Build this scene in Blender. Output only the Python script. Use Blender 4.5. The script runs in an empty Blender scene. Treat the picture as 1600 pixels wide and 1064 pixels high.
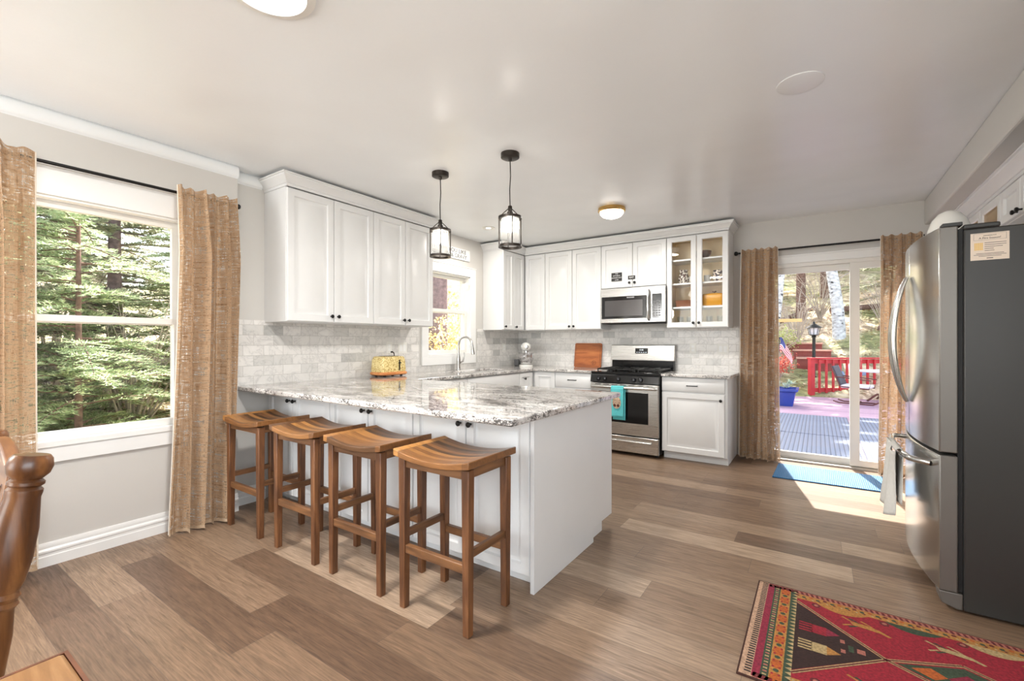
import bpy, bmesh, math, random
from mathutils import Vector, Matrix
R = random.Random(7)
C = bpy.context.scene.collection
SC = bpy.context.scene
# ---------------------------------------------------------------- camera
cam = bpy.data.cameras.new('camera'); camo = bpy.data.objects.new('camera', cam); C.objects.link(camo)
cam.sensor_width = 36; cam.lens = 706.2/1600*36; cam.shift_y = (534.5-532)/1600*1.0
cam.clip_start = .02; cam.clip_end = 400
camo.location = (3.539, -5.379, 1.2054)
camo.rotation_euler = (math.pi/2, 0, .5953)
SC.camera = camo
# ---------------------------------------------------------------- exposure, world, sun, fill lights, sky portals
SC.view_settings.view_transform = 'Standard'; SC.view_settings.look = 'None'
SC.view_settings.exposure = 0.22; SC.view_settings.gamma = 1; SC.view_settings.use_curve_mapping = False
W = bpy.data.worlds.new('world'); SC.world = W; W.use_nodes = True
wn = W.node_tree.nodes; wl = W.node_tree.links
bg = wn['Background']; sky = wn.new('ShaderNodeTexSky')
sky.sky_type = 'NISHITA'; sky.sun_disc = False; sky.sun_elevation = math.radians(42); sky.sun_rotation = math.radians(-20)
sky.air_density = 1.2; sky.dust_density = 2.5
hs = wn.new('ShaderNodeHueSaturation'); hs.inputs['Saturation'].default_value = .55
wl.new(sky.outputs[0], hs.inputs['Color']); wl.new(hs.outputs[0], bg.inputs[0]); bg.inputs[1].default_value = .62
def light(name, kind, loc, rot, energy, color=(1,1,1), size=None, size_y=None, **kw):
    l = bpy.data.lights.new(name, kind); l.energy = energy; l.color = color
    if kind == 'AREA':
        l.shape = 'RECTANGLE' if size_y else 'DISK'; l.size = size
        if size_y: l.size_y = size_y
    for k, v in kw.items(): setattr(l, k, v)
    o = bpy.data.objects.new(name, l); o.location = loc; o.rotation_euler = rot; C.objects.link(o); return o
SUN_DIR = Vector((.22, -.94, -1.18)).normalized()      # travel direction of the light
sun = light('sun', 'SUN', (0, 0, 10), (0, 0, 0), 12.0, (1.0, .96, .89), angle=math.radians(.6))
sun.rotation_euler = SUN_DIR.to_track_quat('-Z', 'Y').to_euler()
# area lamps added as fill, unseen behind and beside the camera (they stand in wall openings)
light('rear_fill_light', 'AREA', (1.2, -8.93, 1.3), (math.radians(90), 0, 0), 70, (.88, .94, 1), 2.0, 1.9)
light('right_fill_light', 'AREA', (4.95, -6.3, 1.5), (0, math.radians(90), 0), 75, (.88, .94, 1), 1.5, 2.6)
for nm, loc, rot, sx, sy in (('slider_portal', (3.81, .17, 1.0), (math.radians(-90), 0, 0), 1.5, 2.0), ('sink_window_portal', (-.17, -1.44, 1.51), (0, math.radians(-90), 0), .98, .72), ('dining_window_portal', (-.17, -4.83, 1.33), (0, math.radians(-90), 0), 1.34, 1.43)):
    light(nm, 'AREA', loc, rot, 1, (1, 1, 1), sx, sy).data.cycles.is_portal = True      # sky sampling through the real openings

# ---------------------------------------------------------------- materials
def newmat(name):
    m = bpy.data.materials.new(name); m.use_nodes = True
    nt = m.node_tree; return m, nt, nt.nodes['Principled BSDF']
def node(nt, t, **kw):
    n = nt.nodes.new(t)
    for k, v in kw.items():
        if k.startswith('i_'):
            key = k[2:]; n.inputs[int(key) if key.isdigit() else key].default_value = v
        else: setattr(n, k, v)
    return n
def ramp(nt, fac, stops):
    r = nt.nodes.new('ShaderNodeValToRGB'); e = r.color_ramp.elements
    while len(e) > 1: e.remove(e[-1])
    e[0].position = stops[0][0]; e[0].color = (*stops[0][1], 1)
    for p, c in stops[1:]:
        x = e.new(p); x.color = (*c, 1)
    nt.links.new(fac, r.inputs[0]); return r.outputs[0]
def s2l(c): return tuple((x/255/12.92 if x/255 <= .04045 else ((x/255+.055)/1.055)**2.4) for x in c)
def plain(name, rgb, rough=.5, metal=0., var=.0, scale=6, bump=0., **kw):
    m, nt, b = newmat(name); col = s2l(rgb)
    b.inputs['Roughness'].default_value = rough; b.inputs['Metallic'].default_value = metal
    tc = node(nt, 'ShaderNodeTexCoord'); n = node(nt, 'ShaderNodeTexNoise', i_Scale=scale, i_Detail=4.)
    nt.links.new(tc.outputs['Object'], n.inputs[0])
    a = tuple(max(0, x*(1-var)) for x in col); c = tuple(min(1, x*(1+var)) for x in col)
    nt.links.new(ramp(nt, n.outputs[0], [(.3, a), (.7, c)]), b.inputs['Base Color'])
    if bump:
        bp = node(nt, 'ShaderNodeBump', i_Strength=bump, i_Distance=.002); nt.links.new(n.outputs[0], bp.inputs['Height']); nt.links.new(bp.outputs[0], b.inputs['Normal'])
    for k, v in kw.items(): b.inputs[k.replace('_', ' ')].default_value = v
    return m
M = {}
M['cab'] = plain('white_cabinet_paint', (226, 226, 225), .32, var=.01)
M['trim'] = plain('white_trim_paint', (238, 238, 236), .35, var=.01)
M['wall'] = plain('warm_grey_wall_paint', (206, 203, 198), .6, var=.012, scale=2)
M['black'] = plain('black_metal', (22, 21, 20), .38, .4)
M['blackgloss'] = plain('black_enamel', (14, 14, 15), .12, 0.)
M['plastic'] = plain('white_plastic', (232, 230, 224), .4)
M['rubber'] = plain('dark_rubber', (30, 30, 30), .7)
M['gap'] = plain('dark_gasket', (16, 16, 17), .6)
M['fridge_side'] = plain('dark_grey_fridge_enamel', (54, 53, 51), .38, .15, var=.015, scale=3, bump=.15)
M['bronze'] = plain('dark_bronze', (58, 52, 47), .38, .7)
M['brass'] = plain('polished_brass', (214, 176, 110), .2, 1.)
M['chrome'] = plain('polished_chrome', (215, 215, 217), .12, 1.)
M['mapleint'] = plain('maple_cabinet_interior', (240, 218, 176), .5, var=.05, scale=3)
M['grey_plastic'] = plain('mid_grey_plastic', (110, 110, 112), .5)
M['skyblue_line'] = plain('white_line', (235, 235, 235), .5)

def ceiling_mat():
    m, nt, b = newmat('semi_gloss_ceiling_paint'); b.inputs['Roughness'].default_value = .27
    b.inputs['Base Color'].default_value = (*s2l((238, 240, 241)), 1); b.inputs['Specular IOR Level'].default_value = .42
    tc = node(nt, 'ShaderNodeTexCoord'); n = node(nt, 'ShaderNodeTexNoise', i_Scale=1.1, i_Detail=2.); n2 = node(nt, 'ShaderNodeTexNoise', i_Scale=40., i_Detail=3.)
    nt.links.new(tc.outputs['Object'], n.inputs[0]); nt.links.new(tc.outputs['Object'], n2.inputs[0])
    b1 = node(nt, 'ShaderNodeBump', i_Strength=.5, i_Distance=.05); b2 = node(nt, 'ShaderNodeBump', i_Strength=.12, i_Distance=.003)
    nt.links.new(n.outputs[0], b1.inputs['Height']); nt.links.new(n2.outputs[0], b2.inputs['Height']); nt.links.new(b1.outputs[0], b2.inputs['Normal']); nt.links.new(b2.outputs[0], b.inputs['Normal'])
    return m
M['ceil'] = ceiling_mat()

def math_(nt, op, a, b=None, c=None):
    n = nt.nodes.new('ShaderNodeMath'); n.operation = op
    for i, v in enumerate((a, b, c)):
        if v is None: continue
        if isinstance(v, (int, float)): n.inputs[i].default_value = v
        else: nt.links.new(v, n.inputs[i])
    return n.outputs[0]
def floor_mat():
    m, nt, b = newmat('vinyl_plank_floor'); L = nt.links
    tc = node(nt, 'ShaderNodeTexCoord'); sp = node(nt, 'ShaderNodeSeparateXYZ'); L.new(tc.outputs['Object'], sp.inputs[0])
    PW, PL = .182, 1.22
    yr = math_(nt, 'DIVIDE', sp.outputs[1], PW); row = math_(nt, 'FLOOR', yr); fy = math_(nt, 'FRACT', yr)
    wn1 = node(nt, 'ShaderNodeTexWhiteNoise', noise_dimensions='1D'); L.new(row, wn1.inputs['W'])
    xr = math_(nt, 'ADD', math_(nt, 'DIVIDE', sp.outputs[0], PL), math_(nt, 'MULTIPLY', wn1.outputs[0], 7.3))
    colm = math_(nt, 'FLOOR', xr); fx = math_(nt, 'FRACT', xr)
    cb = node(nt, 'ShaderNodeCombineXYZ'); L.new(row, cb.inputs[0]); L.new(colm, cb.inputs[1])
    wn2 = node(nt, 'ShaderNodeTexWhiteNoise', noise_dimensions='3D'); L.new(cb.outputs[0], wn2.inputs['Vector'])
    base = ramp(nt, wn2.outputs[0], [(0, s2l((104, 81, 64))), (.25, s2l((128, 103, 82))), (.7, s2l((142, 117, 95))), (1, s2l((174, 150, 127)))])
    # grain, stretched along the plank
    cg = node(nt, 'ShaderNodeCombineXYZ')
    L.new(math_(nt, 'ADD', math_(nt, 'MULTIPLY', sp.outputs[0], 1.0), math_(nt, 'MULTIPLY', wn2.outputs[0], 37.)), cg.inputs[0])
    L.new(math_(nt, 'MULTIPLY', sp.outputs[1], 13.), cg.inputs[1]); L.new(row, cg.inputs[2])
    g1 = node(nt, 'ShaderNodeTexNoise', i_Scale=4.2, i_Detail=10., i_Roughness=.7, i_Distortion=1.2); L.new(cg.outputs[0], g1.inputs[0])
    gc = ramp(nt, g1.outputs[0], [(.28, (.42, .40, .39)), (.43, (.80, .79, .78)), (.54, (1.0, 1., 1.)), (.70, (1.32, 1.3, 1.28))])
    cg2 = node(nt, 'ShaderNodeCombineXYZ'); L.new(math_(nt, 'MULTIPLY', sp.outputs[0], 5.), cg2.inputs[0]); L.new(math_(nt, 'MULTIPLY', sp.outputs[1], 120.), cg2.inputs[1])
    g2 = node(nt, 'ShaderNodeTexNoise', i_Scale=1.6, i_Detail=3.); L.new(cg2.outputs[0], g2.inputs[0])
    gc2 = ramp(nt, g2.outputs[0], [(.35, (.70, .70, .70)), (.6, (1.1, 1.1, 1.1))])
    m1 = node(nt, 'ShaderNodeMix', data_type='RGBA', blend_type='MULTIPLY'); m1.inputs[0].default_value = .85
    L.new(base, m1.inputs[6]); L.new(gc, m1.inputs[7])
    m2 = node(nt, 'ShaderNodeMix', data_type='RGBA', blend_type='MULTIPLY'); m2.inputs[0].default_value = .8
    L.new(m1.outputs[2], m2.inputs[6]); L.new(gc2, m2.inputs[7])
    ey = math_(nt, 'MINIMUM', fy, math_(nt, 'SUBTRACT', 1., fy)); ex = math_(nt, 'MULTIPLY', math_(nt, 'MINIMUM', fx, math_(nt, 'SUBTRACT', 1., fx)), PL/PW)
    seam = math_(nt, 'LESS_THAN', math_(nt, 'MINIMUM', ey, ex), .007)
    m3 = node(nt, 'ShaderNodeMix', data_type='RGBA'); L.new(math_(nt, 'MULTIPLY', seam, .55), m3.inputs[0]); L.new(m2.outputs[2], m3.inputs[6]); m3.inputs[7].default_value = (.08, .06, .05, 1)
    L.new(m3.outputs[2], b.inputs['Base Color']); b.inputs['Roughness'].default_value = .36
    L.new(ramp(nt, g1.outputs[0], [(.3, (.5, .5, .5)), (.7, (.33, .33, .33))]), b.inputs['Roughness'])
    bp = node(nt, 'ShaderNodeBump', i_Strength=.12, i_Distance=.002); L.new(g2.outputs[0], bp.inputs['Height']); L.new(bp.outputs[0], b.inputs['Normal'])
    return m
M['floor'] = floor_mat()

def tile_mat(axis):
    """marble subway tiles; axis: which coordinate runs along the wall"""
    m, nt, b = newmat('marble_subway_tile_' + 'xy'[axis]); L = nt.links
    tc = node(nt, 'ShaderNodeTexCoord'); sp = node(nt, 'ShaderNodeSeparateXYZ'); L.new(tc.outputs['Object'], sp.inputs[0])
    TW, TH = .152, .0775
    zr = math_(nt, 'DIVIDE', math_(nt, 'SUBTRACT', sp.outputs[2], .8705), TH); row = math_(nt, 'FLOOR', zr); fz = math_(nt, 'FRACT', zr)
    off = math_(nt, 'MULTIPLY', math_(nt, 'MODULO', row, 2.), .5)
    xr = math_(nt, 'ADD', math_(nt, 'DIVIDE', sp.outputs[axis], TW), off); colm = math_(nt, 'FLOOR', xr); fx = math_(nt, 'FRACT', xr)
    cb = node(nt, 'ShaderNodeCombineXYZ'); L.new(row, cb.inputs[0]); L.new(colm, cb.inputs[1])
    wn2 = node(nt, 'ShaderNodeTexWhiteNoise', noise_dimensions='3D'); L.new(cb.outputs[0], wn2.inputs['Vector'])
    base = ramp(nt, wn2.outputs[0], [(0, s2l((188, 187, 184))), (.05, s2l((214, 212, 208))), (.3, s2l((226, 223, 219))), (1, s2l((235, 232, 228)))])
    va = node(nt, 'ShaderNodeVectorMath', operation='MULTIPLY_ADD'); L.new(wn2.outputs[1], va.inputs[0]); va.inputs[1].default_value = (9, 9, 9); L.new(tc.outputs['Object'], va.inputs[2])
    n = node(nt, 'ShaderNodeTexNoise', i_Scale=5., i_Detail=6., i_Distortion=1.6, i_Roughness=.6); L.new(va.outputs[0], n.inputs[0])
    v = ramp(nt, n.outputs[0], [(.40, (1, 1, 1)), (.475, (.84, .84, .84)), (.497, (.5, .5, .51)), (.52, (.88, .88, .88)), (.7, (1., 1., 1.))])
    m1 = node(nt, 'ShaderNodeMix', data_type='RGBA', blend_type='MULTIPLY'); m1.inputs[0].default_value = .45; L.new(base, m1.inputs[6]); L.new(v, m1.inputs[7])
    ez = math_(nt, 'MULTIPLY', math_(nt, 'MINIMUM', fz, math_(nt, 'SUBTRACT', 1., fz)), TH); ex = math_(nt, 'MULTIPLY', math_(nt, 'MINIMUM', fx, math_(nt, 'SUBTRACT', 1., fx)), TW)
    e = math_(nt, 'MINIMUM', ez, ex); seam = math_(nt, 'LESS_THAN', e, .0013)
    m3 = node(nt, 'ShaderNodeMix', data_type='RGBA'); L.new(seam, m3.inputs[0]); L.new(m1.outputs[2], m3.inputs[6]); m3.inputs[7].default_value = (*s2l((186, 183, 178)), 1)
    L.new(m3.outputs[2], b.inputs['Base Color']); b.inputs['Roughness'].default_value = .28
    bp = node(nt, 'ShaderNodeBump', i_Strength=.5, i_Distance=.0015); L.new(math_(nt, 'MINIMUM', math_(nt, 'DIVIDE', e, .004), 1.), bp.inputs['Height']); L.new(bp.outputs[0], b.inputs['Normal'])
    return m
M['tile_x'] = tile_mat(0); M['tile_y'] = tile_mat(1)

def granite_mat():
    m, nt, b = newmat('white_grey_granite'); L = nt.links
    tc = node(nt, 'ShaderNodeTexCoord'); mp = node(nt, 'ShaderNodeMapping'); mp.inputs['Scale'].default_value = (1., 2.4, 2.4); mp.inputs['Rotation'].default_value = (0, 0, .25); L.new(tc.outputs['Object'], mp.inputs[0])
    n1 = node(nt, 'ShaderNodeTexNoise', i_Scale=2.3, i_Detail=9., i_Roughness=.62, i_Distortion=1.2); L.new(mp.outputs[0], n1.inputs[0])
    c1 = ramp(nt, n1.outputs[0], [(.3, s2l((146, 139, 134))), (.42, s2l((188, 183, 178))), (.53, s2l((216, 212, 208))), (.7, s2l((236, 234, 230)))])
    mp2 = node(nt, 'ShaderNodeMapping'); mp2.inputs['Scale'].default_value = (1., 1.5, 2.2); L.new(tc.outputs['Object'], mp2.inputs[0])
    n2 = node(nt, 'ShaderNodeTexNoise', i_Scale=58., i_Detail=5., i_Roughness=.6, i_Distortion=1.2); L.new(mp2.outputs[0], n2.inputs[0])
    n3 = node(nt, 'ShaderNodeTexNoise', i_Scale=4.5, i_Detail=3., i_Distortion=1.); L.new(mp.outputs[0], n3.inputs[0])
    th = math_(nt, 'ADD', n2.outputs[0], math_(nt, 'MULTIPLY', math_(nt, 'SUBTRACT', n3.outputs[0], .5), .55))
    sp = ramp(nt, th, [(.40, (.05, .045, .045)), (.455, (.36, .34, .33)), (.49, (1, 1, 1)), (1, (1, 1, 1))])
    m1 = node(nt, 'ShaderNodeMix', data_type='RGBA', blend_type='MULTIPLY'); m1.inputs[0].default_value = .9; L.new(c1, m1.inputs[6]); L.new(sp, m1.inputs[7])
    L.new(m1.outputs[2], b.inputs['Base Color']); b.inputs['Roughness'].default_value = .045; b.inputs['IOR'].default_value = 1.65
    return m
M['granite'] = granite_mat()

def wood_mat(name, c0, c1, c2, axis=0, rough=.38, scale=1., varr=.0):
    m, nt, b = newmat(name); L = nt.links
    tc = node(nt, 'ShaderNodeTexCoord'); oi = node(nt, 'ShaderNodeObjectInfo')
    mp = node(nt, 'ShaderNodeMapping'); s = [14*scale]*3; s[axis] = 1.4*scale; mp.inputs['Scale'].default_value = s
    va = node(nt, 'ShaderNodeVectorMath', operation='ADD'); L.new(tc.outputs['Object'], va.inputs[0])
    cbx = node(nt, 'ShaderNodeCombineXYZ'); L.new(math_(nt, 'MULTIPLY', oi.outputs['Random'], 13.), cbx.inputs[axis]); L.new(cbx.outputs[0], va.inputs[1]); L.new(va.outputs[0], mp.inputs[0])
    n = node(nt, 'ShaderNodeTexNoise', i_Scale=2.2, i_Detail=6., i_Roughness=.6, i_Distortion=.7); L.new(mp.outputs[0], n.inputs[0])
    L.new(ramp(nt, n.outputs[0], [(.27, s2l(c0)), (.5, s2l(c1)), (.75, s2l(c2))]), b.inputs['Base Color'])
    b.inputs['Roughness'].default_value = rough
    bp = node(nt, 'ShaderNodeBump', i_Strength=.1, i_Distance=.002); L.new(n.outputs[0], bp.inputs['Height']); L.new(bp.outputs[0], b.inputs['Normal'])
    return m
M['leg_wood'] = wood_mat('acacia_leg', (62, 39, 25), (104, 66, 40), (140, 94, 58), 2)
M['rail_wood_x'] = wood_mat('acacia_rail_x', (70, 46, 30), (110, 74, 46), (144, 100, 62), 0)
M['rail_wood_y'] = wood_mat('acacia_rail_y', (70, 46, 30), (110, 74, 46), (144, 100, 62), 1)
def seat_mat():
    m, nt, b = newmat('acacia_seat_slats'); L = nt.links
    tc = node(nt, 'ShaderNodeTexCoord'); sp = node(nt, 'ShaderNodeSeparateXYZ'); L.new(tc.outputs['Object'], sp.inputs[0]); oi = node(nt, 'ShaderNodeObjectInfo')
    endb = math_(nt, 'GREATER_THAN', math_(nt, 'ABSOLUTE', sp.outputs[0]), .188); row = math_(nt, 'ADD', math_(nt, 'MULTIPLY', math_(nt, 'FLOOR', math_(nt, 'DIVIDE', sp.outputs[1], .030)), math_(nt, 'SUBTRACT', 1., endb)), math_(nt, 'MULTIPLY', endb, math_(nt, 'ADD', 40., math_(nt, 'SIGN', sp.outputs[0])))); cb = node(nt, 'ShaderNodeCombineXYZ'); L.new(row, cb.inputs[0]); L.new(math_(nt, 'MULTIPLY', oi.outputs['Random'], 50.), cb.inputs[1])
    wn = node(nt, 'ShaderNodeTexWhiteNoise', noise_dimensions='3D'); L.new(cb.outputs[0], wn.inputs['Vector'])
    base = ramp(nt, wn.outputs[0], [(0, s2l((84, 60, 40))), (.35, s2l((120, 80, 48))), (.75, s2l((144, 98, 56))), (1, s2l((186, 132, 74)))])
    mp = node(nt, 'ShaderNodeMapping'); mp.inputs['Scale'].default_value = (2.5, 30, 30); L.new(tc.outputs['Object'], mp.inputs[0])
    n = node(nt, 'ShaderNodeTexNoise', i_Scale=2.4, i_Detail=5., i_Distortion=.6); L.new(mp.outputs[0], n.inputs[0])
    g = ramp(nt, n.outputs[0], [(.3, (.62, .6, .58)), (.55, (1, 1, 1)), (.75, (1.15, 1.12, 1.1))])
    m1 = node(nt, 'ShaderNodeMix', data_type='RGBA', blend_type='MULTIPLY'); m1.inputs[0].default_value = .8; L.new(base, m1.inputs[6]); L.new(g, m1.inputs[7])
    fr = math_(nt, 'FRACT', math_(nt, 'DIVIDE', sp.outputs[1], .030)); seam = math_(nt, 'MAXIMUM', math_(nt, 'MULTIPLY', math_(nt, 'LESS_THAN', fr, .05), math_(nt, 'SUBTRACT', 1., endb)), math_(nt, 'LESS_THAN', math_(nt, 'ABSOLUTE', math_(nt, 'SUBTRACT', math_(nt, 'ABSOLUTE', sp.outputs[0]), .188)), .0012))
    m3 = node(nt, 'ShaderNodeMix', data_type='RGBA'); L.new(math_(nt, 'MULTIPLY', seam, .6), m3.inputs[0]); L.new(m1.outputs[2], m3.inputs[6]); m3.inputs[7].default_value = (.06, .035, .02, 1)
    L.new(m3.outputs[2], b.inputs['Base Color']); b.inputs['Roughness'].default_value = .3
    return m
M['seat'] = seat_mat()
M['oak'] = wood_mat('golden_oak', (66, 38, 20), (104, 64, 34), (140, 94, 54), 2, .3)
M['oak_x'] = wood_mat('golden_oak_crest', (84, 50, 26), (122, 78, 42), (156, 108, 66), 0, .3)
M['table_oak'] = wood_mat('oak_table_top', (104, 70, 42), (140, 100, 62), (168, 128, 86), 0, .35)
M['board'] = wood_mat('teak_cutting_board', (130, 66, 30), (172, 96, 46), (196, 122, 64), 0, .5)
M['darkboard'] = wood_mat('dark_edge_wood', (70, 36, 18), (96, 52, 26), (120, 68, 36), 0, .5)
M['toastwood'] = wood_mat('orange_wood_base', (190, 112, 58), (222, 146, 86), (238, 172, 112), 1, .4)

def steel_mat(name, rgb, rough, axis):
    m, nt, b = newmat(name); L = nt.links
    tc = node(nt, 'ShaderNodeTexCoord'); mp = node(nt, 'ShaderNodeMapping'); s = [600.]*3; s[axis] = 4.; mp.inputs['Scale'].default_value = s; L.new(tc.outputs['Object'], mp.inputs[0])
    n = node(nt, 'ShaderNodeTexNoise', i_Scale=1., i_Detail=2.); L.new(mp.outputs[0], n.inputs[0])
    b.inputs['Base Color'].default_value = (*s2l(rgb), 1); b.inputs['Metallic'].default_value = 1.
    L.new(ramp(nt, n.outputs[0], [(.3, (rough*.85,)*3), (.7, (rough*1.2,)*3)]), b.inputs['Roughness'])
    return m
M['steel'] = steel_mat('brushed_stainless', (205, 203, 199), .27, 0)
M['steel_f'] = steel_mat('fridge_stainless', (196, 195, 192), .19, 2)
M['steel_side'] = plain('satin_grey_door_edge', (120, 116, 111), .4, .6)
M['nickel'] = steel_mat('brushed_nickel', (190, 188, 184), .25, 2)

def glass_mat(name='clear_glass', tint=(1, 1, 1), refl=1., rough=.0, frost=0.):
    m = bpy.data.materials.new(name); m.use_nodes = True; nt = m.node_tree; nt.nodes.clear(); L = nt.links
    o = node(nt, 'ShaderNodeOutputMaterial'); t = node(nt, 'ShaderNodeBsdfTransparent'); t.inputs[0].default_value = (*tint, 1)
    g = node(nt, 'ShaderNodeBsdfGlossy'); g.inputs['Roughness'].default_value = rough
    f = node(nt, 'ShaderNodeFresnel', i_IOR=1.45); mx = node(nt, 'ShaderNodeMixShader')
    geo = node(nt, 'ShaderNodeNewGeometry')
    L.new(math_(nt, 'MULTIPLY', math_(nt, 'MULTIPLY', f.outputs[0], refl), math_(nt, 'SUBTRACT', 1., geo.outputs['Backfacing'])), mx.inputs[0]); L.new(t.outputs[0], mx.inputs[1]); L.new(g.outputs[0], mx.inputs[2])
    if frost:
        d = node(nt, 'ShaderNodeBsdfTranslucent'); m2 = node(nt, 'ShaderNodeMixShader'); m2.inputs[0].default_value = frost; L.new(mx.outputs[0], m2.inputs[1]); L.new(d.outputs[0], m2.inputs[2]); L.new(m2.outputs[0], o.inputs[0])
    else: L.new(mx.outputs[0], o.inputs[0])
    return m
M['glass'] = glass_mat(); M['glass_lamp'] = glass_mat('seeded_lamp_glass', (.98, .98, .98), 1., .03, .22)
def emit_mat(name, rgb, s):
    m, nt, b = newmat(name); b.inputs['Base Color'].default_value = (1, 1, 1, 1)
    b.inputs['Emission Color'].default_value = (*rgb, 1); b.inputs['Emission Strength'].default_value = s; return m
M['bulb'] = emit_mat('lit_bulb', (1, .93, .82), 20); M['diffuser'] = emit_mat('lit_diffuser', (1, .95, .88), 3.2)
M['led'] = emit_mat('lit_led_panel', (1, .98, .95), 4.5); M['display'] = emit_mat('lit_display', (.75, .9, 1), .8)

def curtain_mat(name, axis):
    m = bpy.data.materials.new(name); m.use_nodes = True; nt = m.node_tree; nt.nodes.clear(); L = nt.links
    o = node(nt, 'ShaderNodeOutputMaterial'); tc = node(nt, 'ShaderNodeTexCoord'); sp = node(nt, 'ShaderNodeSeparateXYZ'); L.new(tc.outputs['UV'], sp.inputs[0])
    cb = node(nt, 'ShaderNodeCombineXYZ'); L.new(math_(nt, 'MULTIPLY', sp.outputs[0], 16.), cb.inputs[0]); L.new(math_(nt, 'MULTIPLY', sp.outputs[1], 110.), cb.inputs[1])
    n = node(nt, 'ShaderNodeTexNoise', i_Scale=1., i_Detail=2.); L.new(cb.outputs[0], n.inputs[0])
    cb2 = node(nt, 'ShaderNodeCombineXYZ'); L.new(math_(nt, 'MULTIPLY', sp.outputs[0], 150.), cb2.inputs[0]); L.new(math_(nt, 'MULTIPLY', sp.outputs[1], 9.), cb2.inputs[1])
    n2 = node(nt, 'ShaderNodeTexNoise', i_Scale=1., i_Detail=2.); L.new(cb2.outputs[0], n2.inputs[0])
    mixn = math_(nt, 'ADD', math_(nt, 'MULTIPLY', n.outputs[0], .6), math_(nt, 'MULTIPLY', n2.outputs[0], .4))
    col = ramp(nt, mixn, [(.34, s2l((150, 120, 92))), (.46, s2l((184, 154, 124))), (.56, s2l((202, 174, 144))), (.68, s2l((226, 206, 180)))])
    d = node(nt, 'ShaderNodeBsdfDiffuse'); L.new(col, d.inputs[0]); t = node(nt, 'ShaderNodeBsdfTranslucent'); L.new(col, t.inputs[0])
    bp = node(nt, 'ShaderNodeBump', i_Strength=.7, i_Distance=.003); L.new(mixn, bp.inputs['Height']); L.new(bp.outputs[0], d.inputs['Normal'])
    mx = node(nt, 'ShaderNodeMixShader'); mx.inputs[0].default_value = .24; L.new(d.outputs[0], mx.inputs[1]); L.new(t.outputs[0], mx.inputs[2])
    tr = node(nt, 'ShaderNodeBsdfTransparent'); mx2 = node(nt, 'ShaderNodeMixShader')
    L.new(ramp(nt, mixn, [(.50, (0, 0, 0)), (.62, (.75, .75, .75))]), mx2.inputs[0]); L.new(mx.outputs[0], mx2.inputs[1]); L.new(tr.outputs[0], mx2.inputs[2]); L.new(mx2.outputs[0], o.inputs[0])
    return m
M['curtain'] = curtain_mat('tan_slub_linen', 0)
M['hem_tan'] = plain('tan_hem', (186, 160, 132), .9, var=.1, scale=80)
M['hem'] = plain('pale_lining_edge', (226, 216, 202), .8)

def leaf_mat(name, cols, trans=.58, scale=3.):
    m = bpy.data.materials.new(name); m.use_nodes = True; nt = m.node_tree; nt.nodes.clear(); L = nt.links
    o = node(nt, 'ShaderNodeOutputMaterial'); geo = node(nt, 'ShaderNodeNewGeometry'); 
    n = node(nt, 'ShaderNodeTexNoise', i_Scale=scale, i_Detail=2.); L.new(geo.outputs['Position'], n.inputs[0])
    v = math_(nt, 'ADD', math_(nt, 'MULTIPLY', geo.outputs['Random Per Island'], .6), math_(nt, 'MULTIPLY', n.outputs[0], .4))
    k = len(cols); col = ramp(nt, v, [(.15+.7*i/(k-1), s2l(c)) for i, c in enumerate(cols)])
    d = node(nt, 'ShaderNodeBsdfDiffuse'); t = node(nt, 'ShaderNodeBsdfTranslucent'); L.new(col, d.inputs[0]); L.new(col, t.inputs[0])
    mx = node(nt, 'ShaderNodeMixShader'); mx.inputs[0].default_value = trans; L.new(d.outputs[0], mx.inputs[1]); L.new(t.outputs[0], mx.inputs[2]); L.new(mx.outputs[0], o.inputs[0]); return m
M['needle'] = leaf_mat('fir_needles', [(120, 140, 108), (168, 186, 146), (206, 216, 176), (236, 236, 206)])
M['needle2'] = leaf_mat('pine_needles', [(124, 136, 116), (176, 182, 154), (212, 212, 186), (240, 230, 208)])
M['yellowleaf'] = leaf_mat('yellow_leaves', [(186, 150, 92), (236, 216, 150), (250, 242, 206), (214, 160, 112)])
M['twig'] = plain('pale_bare_twig', (176, 164, 152), .8, var=.2)
M['bark'] = plain('reddish_brown_bark', (118, 92, 82), .9, var=.4, scale=18, bump=.8)
M['bark_grey'] = plain('purple_grey_bark', (132, 112, 112), .9, var=.35, scale=14, bump=.8)
def aspen_mat():
    m, nt, b = newmat('white_aspen_bark'); L = nt.links; tc = node(nt, 'ShaderNodeTexCoord'); mp = node(nt, 'ShaderNodeMapping'); mp.inputs['Scale'].default_value = (5, 5, 9); L.new(tc.outputs['Object'], mp.inputs[0])
    n = node(nt, 'ShaderNodeTexNoise', i_Scale=1.6, i_Detail=4.); L.new(mp.outputs[0], n.inputs[0])
    L.new(ramp(nt, n.outputs[0], [(.34, s2l((40, 38, 40))), (.39, s2l((170, 172, 176))), (.6, s2l((214, 218, 222)))]), b.inputs['Base Color']); b.inputs['Roughness'].default_value = .8; return m
M['aspen'] = aspen_mat()
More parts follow.
